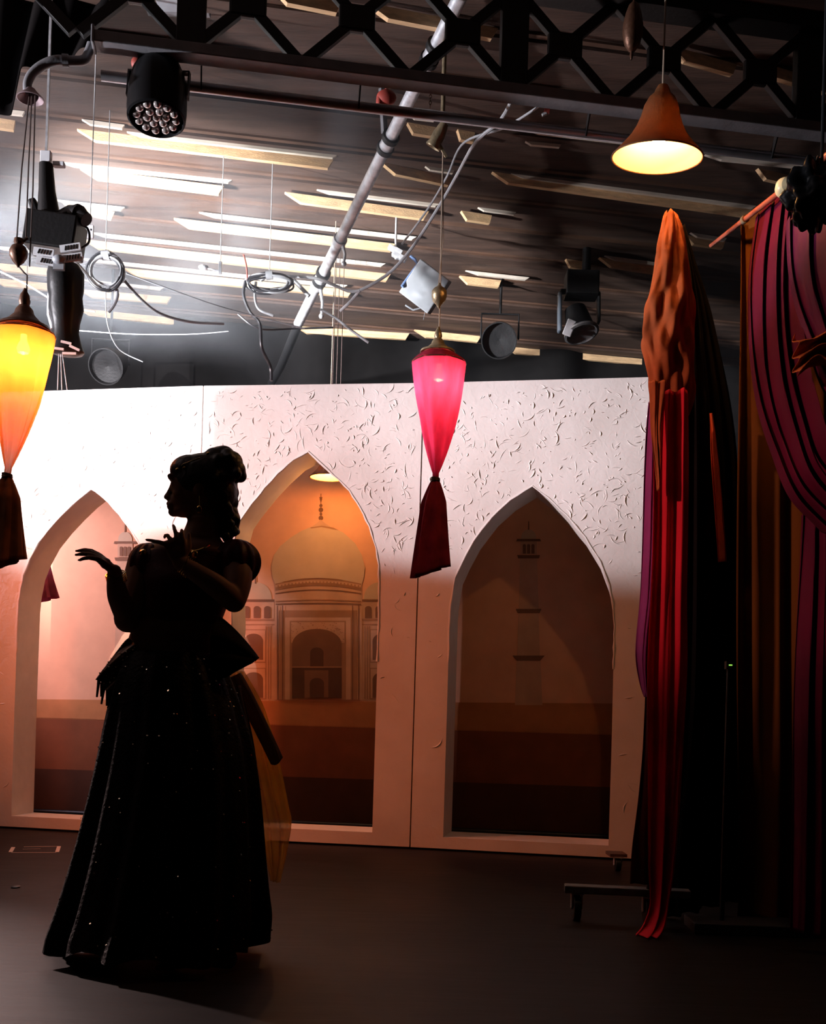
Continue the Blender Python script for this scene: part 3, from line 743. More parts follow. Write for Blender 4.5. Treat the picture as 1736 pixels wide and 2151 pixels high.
beige = mat('aged_brass', (0.4, 0.32, 0.2), 0.4, 0.7, vary=0.4, scale=30, bump=0.2)
lantern('pink fabric lantern tied below into a maroon tail at centre', [(923, 692), (920, 742), (923, 764), (920, 880), (915, 1008), (905, 1202)], 5.0, 113, 42, beige, pinkshade, maroon_thin, (1.0, 0.55, 0.4), 9, None, 21, None)
lantern('orange fabric lantern cut by the left edge above dark tail', [(55, 612), (50, 690), (50, 702), (38, 850), (15, 1000), (8, 1185)], 4.38, 128, 60, M['bronze'], orangeshade, browntail, (1.0, 0.36, 0.07), 12, None, 22, None)
lantern('purple fabric lantern hanging behind the left arch, only its tail showing', [(48, 880), (47, 905), (47, 915), (52, 1000), (64, 1110), (84, 1262)], 7.25, 112, 34, M['bronze'], mat('plum_sheer', (0.4, 0.08, 0.16), 0.7, trans=0.5), mat('plum_cloth', (0.5, 0.12, 0.2), 0.8, vary=0.3, trans=0.4), (1.0, 0.4, 0.25), 3, None, 23, None)
mb = MB(); q = P(48, 880, 7.25); mb.tube([q, Vector((q.x, q.y, CEILZ))], 0.003, 6)
tag(mb.build('lantern_cord', M['bcord']), 'cord behind the left flat from which the purple lantern hangs', 'cord')
# cord of the pink lantern, its acorn and the ceiling cup
mb = MB(); mb.tube([P(931, 318, 5.0), P(925, 620, 5.0), P(923, 692, 5.0)], 0.0035, 6); mb.tube([P(931, 318, 5.0), P(932, 500, 5.0), P(921, 600, 4.98)], 0.002, 5)
tag(mb.build('lantern_cord', M['cord']), 'straight pale cord dropping to the pink lantern at centre', 'cord')
c = P(923, 622, 4.97); mb = MB()
mb.lathe([(0.003, 0.06), (0.01, 0.045), (0.024, 0.035), (0.034, 0.022), (0.035, 0.0), (0.028, -0.025), (0.014, -0.038), (0.006, -0.05), (0.002, -0.058)], c, (0, 0, 1), 22)
tag(mb.build('cord_weight', beige), 'brass acorn weight on the cord over the pink lantern', 'weight')
c = P(915, 298, 5.0); mb = MB(); mb.lathe([(0.004, 0.09), (0.02, 0.085), (0.03, 0.03), (0.028, 0.0), (0.036, -0.02), (0.034, -0.026), (0.02, -0.01)], c, (0.5, -0.3, 0.9), 24)
mb.tube([c+Vector((0.03, -0.01, 0.06)), Vector((c.x+0.03, c.y, CEILZ))], 0.01, 8); mb.beam(c+Vector((0, 0, 0.02)), P(938, 330, 5.0), 0.01, 0.012)
tag(mb.build('ceiling_cup', beige), 'cream cup-shaped hook holding the pink lantern cord', 'hook')

# ------------------------------------------------------------------ bell pendant lamps
brnz = mat('bell_outer', (0.16, 0.06, 0.02), 0.5, 0.1, bump=0.2, trans=0.25)
inner = mat('bell_inner_enamel', (0.95, 0.58, 0.26), 0.5, vary=0.03, trans=0.12)
def bell(label, c, R, hgt, power, top_z, col=(1.0, 0.46, 0.15), tilt=(0, 0, 1), bulb_s=60):
    c = Vector(c); ax = Vector(tilt).normalized()
    root = thing('bell_pendant_lamp', label, 'pendant lamp', c)
    prof = [(1.0, 0.0), (0.93, 0.06), (0.78, 0.17), (0.62, 0.3), (0.5, 0.44), (0.42, 0.58), (0.36, 0.74), (0.27, 0.86), (0.16, 0.93)]
    mb = MB(); mb.mi = 0
    mb.lathe([(r*R+0.004, z*hgt) for r, z in prof] + [(0.16*R, 0.98*hgt), (0.11*R, 1.04*hgt), (0.03*R, 1.05*hgt)], c, ax, 48)
    s1 = mb.build('shade', brnz, root)
    mb = MB(); mb.lathe([(r*R-0.001, z*hgt) for r, z in prof] + [(0.0, 0.93*hgt)], c, ax, 48); mb.build('enamel_lining', inner, s1)
    mb = MB(); e = ax.orthogonal().normalized(); g = ax.cross(e)
    mb.tube([c + (e*math.cos(a)+g*math.sin(a))*(R+0.002) for a in [2*PI*i/64 for i in range(65)]], 0.0035, 8, cap=False); mb.build('rim', brnz, root)
    b = c + ax*hgt*0.36
    mb = MB(); mb.lathe([(0.0, 0.05), (0.014, 0.05), (0.014, 0.03), (0.026, 0.01), (0.031, -0.01), (0.025, -0.032), (0.0, -0.04)], b, ax, 20); mb.build('bulb', emit('bulb_amber', (1.0, 0.72, 0.36), bulb_s), root)
    point('bell_bulb', b - ax*0.06, power, col, 0.03)
    t = c + ax*hgt*1.05
    mb = MB(); mb.tube([t-ax*0.02, Vector((t.x, t.y, top_z))], 0.0035, 6); mb.build('flex', M['cord'], root)
    return root
c = P(1381, 331, 4.2)
bell('glowing bell-shaped pendant lamp hanging in front of the right truss', c, 0.17, 0.25, 13, CEILZ, tilt=(0.03, -0.13, 1))
c = P(690, 1003, 7.1)
bell('small glowing bell lamp peeping through the top of middle arch', c, 0.118, 0.16, 11, CEILZ, col=(1.0, 0.36, 0.08), bulb_s=40)
# dark pod beside the flex
c = P(1330, 62, 4.15); mb = MB()
mb.lathe([(0.002, 0.11), (0.02, 0.09), (0.03, 0.06), (0.038, 0.02), (0.038, -0.02), (0.03, -0.055), (0.014, -0.08), (0.006, -0.085), (0.007, -0.10), (0.003, -0.115)], c, (0.02, 0, 1), 20)
mb.tube([c+Vector((0, 0, 0.1)), Vector((c.x, c.y, CEILZ))], 0.003, 6)
tag(mb.build('cord_weight', M['bronze']), 'long dark pod weight hanging left of the bell lamp flex', 'weight')

# ------------------------------------------------------------------ moving lights and boxes above
def arc(c, r, a0, a1, n_, e, g): return [c + (e*math.cos(a0+(a1-a0)*i/n_)+g*math.sin(a0+(a1-a0)*i/n_))*r for i in range(n_+1)]
# left black moving light rig
D1 = 4.8
ml = thing('moving_head_light', 'black moving head light with vented box behind the orange lantern', 'stage light', P(120, 500, D1))
mb = MB(); q = P(99, 300, D1); mb.beam(Vector((q.x, q.y, CEILZ)), P(97, 330, D1), 0.010, 0.010); mb.build('drop_rod', M['steel'], ml)
mb = MB(); mb.box(P(97, 333, D1), (0.045, 0.03, 0.06)); mb.box(P(124, 346, D1), (0.05, 0.03, 0.02)); mb.build('rod_bracket', M['white'], ml, smooth=False, bevel=0.003)
mb = MB(); mb.rings([(lambda a, y=y, w=w, x=x: P(x, y, D1)+Vector((w*math.cos(a), w*math.sin(a), 0))) for y, w, x in ((345, 0.030, 97), (400, 0.036, 99), (455, 0.050, 103))], 20); mb.build('neck', M['black'], ml)
mb = MB(); mb.beam(P(68, 420, D1), P(92, 490, D1), 0.05, 0.035, up=(1, 0, 0)); mb.build('clamp_lever', M['black'], ml, bevel=0.01, smooth=False)
mb = MB(); mb.tube([P(125, 462, D1), P(150, 448, D1), P(168, 452, D1-.03)], [0.035, 0.035, 0.042], 14); mb.tube([P(160, 444, D1-.02), P(182, 462, D1-.04)], [0.035, 0.03], 14); mb.build('elbow_knob', M['black'], ml)
mb = MB(); R = Matrix.Rotation(0.12, 3, 'Y'); mb.box(P(116, 496, D1), (0.225, 0.16, 0.15), R); mb.build('base_box', M['black'], ml, smooth=False, bevel=0.008)
for (x, y, a) in ((92, 530, 0.12), (98, 549, 0.12), (148, 521, -0.18), (152, 541, -0.18)):
    R = Matrix.Rotation(a*-1 if False else a, 3, 'Y')
    mb = MB(); mb.mi = 0; q = P(x, y, D1-0.1); mb.box(q, (0.088, 0.012, 0.032), R); mb.mi = 1
    for i in range(5): mb.box(q + R @ Vector((0.012*(i-2)+0.004, -0.0065, 0)), (0.0045, 0.002, 0.02), R @ Matrix.Rotation(0.25, 3, 'Y'))
    mb.build('vent_plate', [M['white'], M['black']], ml, smooth=False)
mb = MB(); mb.ell(P(124, 545, D1-0.11), (0.03, 0.02, 0.02)); mb.box(P(124, 560, D1-0.1), (0.045, 0.02, 0.03)); mb.build('plug_socket', M['lgrey'], ml)
mb = MB()
prof = [(556, 0.062, 134), (575, 0.078, 138), (610, 0.076, 138), (625, 0.070, 138), (650, 0.074, 139), (680, 0.060, 138), (700, 0.055, 138), (728, 0.066, 139), (740, 0.075, 140), (744, 0.05, 141)]
mb.rings([(lambda a, y=y, w=w, x=x: P(x, y, D1)+Vector((w*(1+0.05*math.cos(6*a))*math.cos(a), w*math.sin(a), 0))) for y, w, x in prof], 36); mb.build('lamp_head', M['black'], ml)
mb = MB(); mb.tube([P(112, 590, D1), P(105, 620, D1), P(104, 660, D1), P(112, 690, D1)], [0.012]*4, 8); mb.tube([P(106, 640, D1), P(110, 690, D1)], 0.008, 8); mb.build('yoke_arm', M['steel'], ml)
mb = MB()
for (x0, y0, x1, y1) in ((112, 731, 134, 734), (128, 717, 150, 722), (146, 726, 167, 736), (131, 742, 160, 743)): mb.beam(P(x0, y0, D1-0.08), P(x1, y1, D1-0.08), 0.006, 0.010)
mb.build('lens_clip', M['white'], ml, smooth=False)
mb = MB()
for x0, x1 in ((124, 121), (127, 130), (129, 141)): mb.tube([P(x0, 728, D1), P(x1, 819, D1+0.0)], 0.0022, 6)
mb.build('safety_wire', M['steel'], ml)
c = P(188, 487, 5.3); mb = MB(); mb.mi = 0; mb.box(c, (0.04, 0.012, 0.062)); mb.mi = 1
for dx, dz in ((-0.008, 0.008), (0.008, 0.008), (0, -0.006)): mb.box(c+Vector((dx, -0.007, dz)), (0.005, 0.002, 0.009))
mb.mi = 0; mb.tube([c+Vector((0, 0.005, 0.03)), Vector((c.x, c.y+0.02, CEILZ))], 0.003, 6)
tag(mb.build('power_socket', [M['white'], M['black']], bevel=0.004, smooth=False), 'cream power socket right of the left moving head light', 'socket')

# grey boxed light at centre
D2 = 7.0
bx = thing('boxed_light', 'pale grey square light unit tilted behind the centre cord', 'stage light', P(895, 600, D2))
R = Matrix.Rotation(0.62, 3, 'Y') @ Matrix.Rotation(0.35, 3, 'X')
mb = MB(); mb.box(P(894, 603, D2), (0.23, 0.10, 0.24), R); mb.build('housing', M['lgrey'], bx, smooth=False, bevel=0.006)
mb = MB(); mb.tube([P(862, 538, D2), P(872, 545, D2), P(878, 556, D2), P(845, 602, D2-.03)], 0.011, 8); mb.build('blue_edge_yoke', mat('blue_steel', (0.25, 0.4, 0.75), 0.3, 0.5), bx)
mb = MB()
for i in range(4): mb.box(P(824+10*(i % 2)+i*4, 522+7*i, D2), (0.05, 0.04, 0.03), Matrix.Rotation(0.5, 3, 'Y'))
mb.tube([P(832, 545, D2), P(832, 500, D2), Vector((P(832, 500, D2).x, D2, CEILZ))], 0.008, 8)
mb.build('clamp_block', M['steel'], bx, smooth=False, bevel=0.003)
mb = MB(); mb.tube([P(852, 641, D2), P(868, 651, D2), P(884, 648, D2), P(892, 640, D2)], 0.006, 6); mb.tube([P(893, 655, D2), P(890, 672, D2)], 0.002, 5); mb.build('handle', M['lgrey'], bx)

# right moving head, dim
D3 = 7.4
mr = thing('moving_head_light', 'dark moving head light with bright lens ring hanging over right arch', 'stage light', P(1215, 640, D3))
mb = MB(); q = P(1222, 600, D3); mb.box(q, (0.22, 0.16, 0.16)); mb.tube([q+Vector((0.03, 0, 0.05)), Vector((q.x+0.03, q.y, CEILZ))], 0.03, 12)
mb.build('base_box', M['black'], mr, smooth=False, bevel=0.01)
mb = MB(); mb.beam(P(1176, 615, D3), P(1176, 698, D3), 0.07, 0.026, up=(1, 0, 0)); mb.build('yoke_arm', mat('blue_grey', (0.22, 0.27, 0.33), 0.35, 0.4), mr, smooth=False, bevel=0.01)
mb = MB(); mb.beam(P(1258, 615, D3), P(1258, 680, D3), 0.07, 0.02, up=(1, 0, 0)); mb.beam(P(1176, 612, D3), P(1258, 616, D3), 0.07, 0.02); mb.build('yoke_arm', M['black'], mr, smooth=False, bevel=0.01)
ax = Vector((0.25, -0.3, -1)).normalized()
mb = MB(); mb.lathe([(0.03, -0.11), (0.075, -0.09), (0.085, -0.03), (0.095, 0.06), (0.115, 0.085)], P(1215, 675, D3), ax, 28); mb.build('lamp_head', M['black'], mr)
mb = MB(); mb.lathe([(0.118, 0.086), (0.12, 0.1), (0.105, 0.106), (0.09, 0.095), (0.0, 0.1)], P(1215, 675, D3), ax, 28); mb.build('lens_ring', mat('bright_lens', (0.8, 0.85, 0.95), 0.25, 0.8, vary=0.4, scale=40), mr)
mb = MB(); mb.beam(P(1190, 705, D3-.1), P(1203, 672, D3-.1), 0.012, 0.06, up=(1, 0, 0)); mb.build('side_fin', M['white'], mr, smooth=False, bevel=0.01)

# dim round cans in front of the black drape
def can(label, px, py, d, r):
    c = P(px, py, d); t = thing('par_can', label, 'stage light', c)
    mb = MB(); mb.lathe([(0.0, 0.16), (r*0.6, 0.16), (r*0.75, 0.1), (r*0.95, -0.02), (r, -0.1), (r*0.94, -0.1), (r*0.9, -0.06), (0.0, -0.05)], c, (0.1, 0.9, 0.45), 28); mb.build('can_body', M['black'], t)
    mb = MB(); mb.tube([c+Vector((-r*1.05, 0, 0)), c+Vector((-r*1.05, 0, r*1.4)), c+Vector((r*1.05, 0, r*1.4)), c+Vector((r*1.05, 0, 0))], 0.008, 8); mb.tube([c+Vector((0, 0, r*1.4)), Vector((c.x, c.y, CEILZ))], 0.01, 8); mb.build('yoke', M['black'], t)
can('dim round black can light hanging low above the left flat', 232, 766, 8.0, 0.13)
can('dim round black can light hanging between the pink lantern and right flat', 1050, 712, 8.0, 0.13)

# ------------------------------------------------------------------ cables
def cable(label, pts, r=0.008, m='cable', name='cable', n_=40):
    mb = MB(); mb.tube(poly([P(*p) for p in pts], n_), r, 8)
    return tag(mb.build(name, M[m]), label, 'cable')
cable('pale cable sagging from the truss past the grey boxed light', [(1078, 205, 5.0), (1050, 255, 5.15), (1000, 298, 5.3), (962, 365, 5.6), (925, 430, 5.8), (870, 515, 6.0), (820, 572, 6.1), (765, 606, 6.2), (735, 612, 6.25), (700, 598, 6.3), (660, 584, 6.4), (600, 580, 6.5), (565, 580, 6.5), (548, 590, 6.5)], 0.009)
cable('straight grey cable running beside the sagging pale cable', [(1135, 222, 5.1), (1060, 268, 5.3), (975, 300, 5.5), (940, 370, 5.7), (905, 430, 5.9), (870, 480, 6.1), (845, 512, 6.3)], 0.006)
cable('short pale cable end left of the grey boxed light', [(757, 609, 6.21), (738, 632, 6.3), (716, 653, 6.4)], 0.009)
cable('pale cable trailing down right below the silver pipe', [(674, 650, 6.6), (705, 668, 6.6), (740, 695, 6.6), (775, 720, 6.6)], 0.008)
cable('bright cable falling right from the left cable coil', [(262, 590, 5.9), (300, 632, 6.0), (340, 660, 6.1), (400, 676, 6.2), (470, 680, 6.3)], 0.008)
cable('thin wire stretched from left coil to centre coil', [(265, 574, 6.0), (350, 605, 6.1), (450, 640, 6.2), (540, 665, 6.3), (640, 690, 6.4)], 0.004)
cable('thin wire sloping behind the orange lantern cords', [(0, 570, 6.0), (60, 600, 6.0), (130, 640, 6.0), (200, 655, 6.0)], 0.004)
cable('thin taut wire crossing low at left above the flats', [(160, 694, 6.6), (280, 702, 6.6), (400, 702, 6.6), (480, 696, 6.6)], 0.003)
cable('thin loose wire sloping down left of centre', [(222, 606, 5.9), (226, 680, 6.2), (250, 733, 6.5), (300, 760, 6.6)], 0.003)
cable('dark crossing cable below the middle coil', [(500, 660, 6.5), (545, 690, 6.5), (620, 690, 6.6), (700, 688, 6.6)], 0.006, 'dcable')
cable('red twisted lead above the middle cable coil', [(512, 535, 6.4), (518, 560, 6.4), (520, 590, 6.4)], 0.005, 'red')
cable('white looped cable end under the middle coil', [(538, 592, 6.4), (536, 625, 6.4), (545, 650, 6.4), (575, 663, 6.4)], 0.008)
cable('thick black supply cable hanging from the middle coil', [(516, 590, 6.4), (512, 620, 6.4), (525, 655, 6.4), (546, 680, 6.4), (550, 730, 6.4), (568, 770, 6.5), (570, 800, 6.5)], 0.010, 'dcable')
cable('short bright cable stub left of the silver pipe', [(617, 588, 6.5), (640, 612, 6.5), (650, 622, 6.5)], 0.012)
def coil(label, cx, cy, rx, ry, d, n_, seed, r=0.006):
    rnd = random.Random(seed); t = thing('cable_coil', label, 'cable coil', P(cx, cy, d))
    for i in range(n_):
        ox, oy, k = rnd.uniform(-5, 5), rnd.uniform(-5, 5), rnd.uniform(0.86, 1.08); ph = rnd.uniform(0, 6)
        pts = [P(cx+ox+rx*k*math.cos(a), cy+oy+ry*k*math.sin(a)+2*math.sin(3*a+ph), d+0.02*math.sin(a+ph)) for a in [2*PI*j/40 for j in range(41)]]
        mb = MB(); mb.tube(pts, r, 7, cap=False); mb.build('cable_turn', M['cable'] if i % 2 else M['dcable'], t)
    mb = MB(); q = P(cx, cy-ry, d)
    mb.lathe([(0.018, -0.02), (0.026, -0.02), (0.026, 0.02), (0.018, 0.02)], q, (1, 0, 0.1), 14); mb.tube([q, Vector((q.x, q.y, CEILZ))], 0.003, 6)
    mb.build('hanging_tie', M['cable'], t)
    return t
coil('looped cable coil hanging right of the left moving head light', 222, 572, 36, 36, 5.9, 7, 3)
coil('flattened cable coil hanging left of the silver pipe', 566, 596, 46, 18, 6.4, 7, 4)
cable('looped cable tail hanging down from the left coil', [(243, 600, 5.9), (247, 620, 5.9), (240, 640, 5.9), (228, 656, 5.9)], 0.009)
cable('dark flex curving off the left moving head light', [(160, 470, 4.78), (184, 480, 4.8), (186, 510, 4.8), (160, 526, 4.76)], 0.005, 'dcable')
cable('dark flex between moving head light and left coil', [(150, 540, 4.75), (178, 570, 5.2), (200, 596, 5.7), (212, 604, 5.8)], 0.006, 'dcable')
# clamp hardware near (470,570)
c = P(450, 562, 6.2); mb = MB(); mb.ell(c+Vector((-.06, 0, 0)), (0.03, 0.02, 0.015)); mb.box(c+Vector((0.035, 0, 0.0)), (0.018, 0.018, 0.07)); mb.tube([c+Vector((-.06, 0, 0)), c+Vector((0.035, 0, -0.02))], 0.006, 6)
mb.tube([c+Vector((0.035, 0, 0.03)), Vector((c.x+0.035, c.y, CEILZ))], 0.003, 6)
tag(mb.build('clamp', M['steel'], smooth=False, bevel=0.003), 'small bright steel clamp hanging between the two cable coils', 'clamp')
mb = MB()
mb2 = None
c = P(590, 755, 8.2); 
dl = thing('dark_pole', 'dark diagonal pole below the end of silver pipe', 'pole', P(632, 690, 7.4))
mb = MB(); mb.tube([pb-pd*0.03, P(590, 770, 8.2), P(570, 806, 8.6)], 0.03, 12); mb.build('tube', M['black'], dl)
for i, x in enumerate((700, 708, 717)):
    q = P(x-1, 806, 7.6); mb = MB(); mb.tube([q, Vector((q.x, q.y, CEILZ))], 0.003, 6); tag(mb.build('thin_rope', M['bcord']), 'one of three thin red-brown cords hanging above middle arch', 'cord', 'thin cords above middle arch')

# ------------------------------------------------------------------ cloths at stage left
cl_orange = mat('rust_orange_cloth', (0.42, 0.10, 0.03), 0.8, vary=0.35, scale=7, bump=0.35, bscale=25, sheen=0.08, trans=0.2)
cl_red = mat('crimson_cloth', (0.75, 0.02, 0.04), 0.8, vary=0.15, scale=3, sheen=0.08, trans=0.25)
cl_purple = mat('purple_cloth', (0.35, 0.05, 0.22), 0.8, vary=0.2, scale=4, sheen=0.08, trans=0.2)
cl_black = mat('black_drape_cloth', (0.006, 0.004, 0.004), 0.9, vary=0.3, scale=4)
cl_wine = mat('wine_velvet', (0.085, 0.002, 0.02), 0.75, vary=0.2, scale=4, sheen=0.1)
cl_rust = mat('brown_gold_cloth', (0.17, 0.055, 0.008), 0.8, vary=0.2, scale=2, trans=0.3)
cl_darkred = mat('dark_red_cloth', (0.10, 0.012, 0.01), 0.85, vary=0.2, scale=4)

dc = thing('draped_stand', 'tall wheeled stand wrapped in orange and crimson cloth at right', 'draped stand', FL(1400, 1935))
dz = 4.25
bl, br = FL(1200, 1932), FL(1345, 1936)
base_d = bl.y
mb = MB(); q0 = Vector((bl.x-0.03, base_d, 0.125)); q1 = Vector((P(1450, 1880, 4.3).x, 4.3, 0.125)); mb.beam(q0, q1, 0.07, 0.03); mb.build('wheeled_base', mat('worn_board', (0.13, 0.12, 0.11), 0.6, vary=0.4, scale=20), dc, smooth=False, bevel=0.004)
for q in (bl, Vector((br.x, base_d-0.04, 0))): castor(dc, (q.x+0.02, q.y, 0.11), 0.05)
mb = MB(); pt = P(1411, 470, 4.3); mb.tube([Vector((pt.x, 4.3, 0.12)), Vector((pt.x, 4.3, pt.z))], 0.02, 12); mb.build('post', M['black'], dc)
s_ = 4.25/F
rg = [(447, 6, 1408), (456, 15, 1409), (480, 22, 1411), (520, 29, 1411), (560, 35, 1412), (610, 42, 1410), (650, 51, 1406), (690, 51, 1404), (725, 52, 1404), (760, 50, 1408), (800, 47, 1412), (840, 43, 1411), (870, 38, 1408)]
def wrapr(y, hw, cx, ph):
    c = P(cx, y, 4.25)
    return lambda a: c + Vector((hw*s_*(1+0.05*math.cos(5*a+ph*2.2)+0.05*math.cos(9*a-ph*3.1)+0.03*math.sin(ph*5))*math.cos(a), hw*s_*0.8*(1+0.13*math.cos(5*a+ph*2.2)+0.09*math.cos(9*a-ph*3.1)+0.05*math.cos(14*a+ph*4))*math.sin(a), 0.012*math.sin(3*a+ph)))
yy = poly([Vector(r) for r in rg], 70)
mb = MB(); mb.rings([wrapr(p.x, p.y, p.z, i*0.09) for i, p in enumerate(yy)], 120, cap=False); mb.build('orange_wrap', cl_orange, dc, solid=0.002)
sheet('orange_tail', [P(1364, 800, 4.15), P(1368, 880, 4.13), P(1374, 960, 4.12), P(1382, 1030, 4.12)], [P(1400, 800, 4.12), P(1392, 880, 4.1), P(1388, 960, 4.1), P(1385, 1030, 4.1)], cl_orange, dc, folds=2, amp=0.01, nu=24, nv=30, seed=4)
yr = [820, 950, 1100, 1250, 1400, 1550, 1700, 1820, 1900]
lx = [1384, 1374, 1371, 1367, 1361, 1363, 1363, 1363, 1364]; rx = [1450, 1450, 1448, 1446, 1448, 1441, 1432, 1420, 1405]
sheet('crimson_drape', [P(x, y, 4.16) for x, y in zip(lx, yr)] + [P(1350, 1945, 4.12), P(1336, 1966, 4.05)], [P(x, y, 4.14) for x, y in zip(rx, yr)] + [P(1398, 1945, 4.1), P(1386, 1968, 4.02)], cl_red, dc, folds=2.2, amp=0.022, nu=60, nv=80, seed=9)
sheet('purple_drape', [P(1364, 845, 4.3), P(1358, 900, 4.3), P(1353, 1000, 4.3), P(1350, 1150, 4.3), P(1347, 1250, 4.3), P(1339, 1340, 4.3), P(1338, 1390, 4.3), P(1346, 1440, 4.3), P(1354, 1464, 4.3)],
      [P(1378, 845, 4.25), P(1380, 900, 4.25), P(1380, 1000, 4.25), P(1378, 1150, 4.25), P(1376, 1250, 4.25), P(1370, 1340, 4.25), P(1366, 1390, 4.25), P(1362, 1440, 4.25), P(1358, 1464, 4.25)], cl_purple, dc, folds=1.5, amp=0.012, nu=24, nv=60, seed=2)
sheet('dark_red_drape', [P(1358, 1450, 4.26), P(1352, 1560, 4.26), P(1340, 1680, 4.26), P(1328, 1780, 4.26), P(1322, 1855, 4.26)], [P(1372, 1450, 4.24), P(1375, 1560, 4.24), P(1376, 1680, 4.24), P(1376, 1780, 4.24), P(1376, 1860, 4.24)], cl_darkred, dc, folds=1.5, amp=0.012, nu=24, nv=40, seed=3)
sheet('black_drape', [P(1424, 470, 4.45), P(1440, 560, 4.45), P(1440, 700, 4.45), P(1440, 1000, 4.45), P(1436, 1500, 4.45), P(1400, 1800, 4.45), P(1395, 1930, 4.42)],
      [P(1436, 480, 4.5), P(1462, 570, 4.55), P(1500, 700, 4.6), P(1545, 950, 4.6), P(1550, 1300, 4.6), P(1550, 1700, 4.6), P(1550, 1890, 4.6)], cl_black, dc, folds=4, amp=0.03, nu=50, nv=50, seed=5)
sheet('orange_strip', [P(1491, 868, 4.4), P(1493, 940, 4.4), P(1500, 1040, 4.4), P(1510, 1180, 4.4)], [P(1496, 868, 4.38), P(1506, 940, 4.38), P(1517, 1040, 4.38), P(1527, 1180, 4.38)], mat('bright_orange_cloth', (0.8, 0.13, 0.03), 0.7, trans=0.3), dc, folds=1, amp=0.006, nu=12, nv=30, seed=6)

# right-hand curtain set hung from the slanted rod
ra, rb = P(1494, 516, 4.75), P(1650, 395, 4.0)
re = ra + (rb-ra)*1.7
rod = thing('curtain_rod', 'slim copper-red rod sloping up to a cream finial ring', 'curtain rod', ra)
mb = MB(); mb.tube([ra, ra.lerp(re, .25), ra.lerp(re, .5), re], [0.008, 0.010, 0.011, 0.012], 14); mb.tube([re, Vector((re.x, re.y, CEILZ))], 0.008, 8); mb.build('tube', mat('copper_red', (0.5, 0.12, 0.06), 0.4, 0.3), rod)
rd = (rb-ra).normalized()
mb = MB(); mb.lathe([(0.011, -0.012), (0.016, -0.012), (0.016, 0.012), (0.011, 0.012)], ra.lerp(rb, 0.5), rd, 16); mb.build('joint_ring', beige, rod)
mb = MB(); mb.lathe([(0.012, -0.03), (0.03, -0.022), (0.038, 0.0), (0.033, 0.02), (0.02, 0.03), (0.03, 0.04), (0.012, 0.05)], rb, rd, 24); mb.build('finial', mat('cream_gloss', (0.75, 0.68, 0.42), 0.35), rod)
cur = thing('gold_curtain', 'long brown-gold curtain hanging at the right edge behind wine swags', 'curtain', FL(1640, 1965))
sheet('cloth', [P(1556, 475, 4.55), P(1550, 700, 4.52), P(1546, 1000, 4.5), P(1544, 1400, 4.5), P(1545, 1700, 4.5), P(1548, 1926, 4.5)], [P(1760, 300, 4.25), P(1790, 700, 4.25), P(1800, 1000, 4.25), P(1800, 1400, 4.25), P(1800, 1700, 4.25), P(1800, 1955, 4.25)], cl_rust, cur, folds=2.5, amp=0.03, nu=90, nv=60, seed=12)
wc = thing('wine_swag_curtain', 'wine velvet curtain swagged across upper right corner', 'curtain', P(1640, 700, 4.0))
sheet('outer_swag', [P(1592, 446, 4.3), P(1578, 560, 4.22), P(1580, 700, 4.15), P(1592, 840, 4.08), P(1618, 950, 4.0), P(1660, 1050, 3.9), P(1740, 1125, 3.8)], [P(1690, 375, 4.0), P(1680, 500, 3.95), P(1682, 640, 3.9), P(1692, 760, 3.85), P(1705, 850, 3.8), P(1730, 930, 3.75), P(1780, 990, 3.7)], cl_wine, wc, folds=4.2, amp=0.045, nu=80, nv=70, seed=13)
sheet('inner_swag', [P(1655, 455, 3.9), P(1668, 560, 3.85), P(1690, 680, 3.8), P(1720, 790, 3.75), P(1770, 870, 3.7)], [P(1790, 380, 3.6), P(1790, 480, 3.6), P(1800, 560, 3.6), P(1810, 640, 3.6), P(1830, 700, 3.6)], mat('mauve_satin', (0.13, 0.012, 0.05), 0.45, vary=0.3, scale=5, sheen=0.05), wc, folds=3.4, amp=0.05, nu=80, nv=60, seed=14)
sheet('falling_panel', [P(1688, 1080, 3.95), P(1680, 1300, 3.95), P(1672, 1600, 3.92), P(1660, 1955, 3.9)], [P(1760, 1080, 3.8), P(1765, 1300, 3.8), P(1765, 1600, 3.8), P(1765, 1975, 3.8)], cl_wine, wc, folds=3, amp=0.02, nu=50, nv=60, seed=15)
mb = MB(); mb.grid(lambda u, v: P(1672+80*u, 700+78*v+14*math.sin(5*u+v*2), 3.72) + Vector((0, 0.035*math.sin(9*v*2+4*u+2*math.sin(6*u)), 0)), 50, 50)
tag(mb.build('ruffled_scarf', mat('orange_ruffle', (0.55, 0.14, 0.04), 0.75, vary=0.3, trans=0.2), solid=0.002), 'bunched orange ruffles under the wine swag at right edge', 'scarf')
mb = MB(); rnd = random.Random(8)
cb = P(1712, 410, 3.55)
def blob(a, b):
    th, ph_ = b*PI, a*2*PI
    r = 1+0.16*math.sin(3*ph_+4*th)+0.12*math.sin(7*ph_-3*th)+0.06*math.sin(13*th+5*ph_)
    return cb + Vector((0.085*r*math.sin(th)*math.cos(ph_), 0.07*r*math.sin(th)*math.sin(ph_), 0.098*r*math.cos(th)))
mb.grid(blob, 60, 40)
mb.tube([cb+Vector((0.02, 0, 0.07)), Vector((cb.x+0.02, cb.y, CEILZ))], 0.006, 8)
tag(mb.build('cloth_bundle', mat('black_satin', (0.012, 0.014, 0.016), 0.35, vary=0.3)), 'knotted black cloth bundle at the top of the wine curtain', 'cloth bundle')
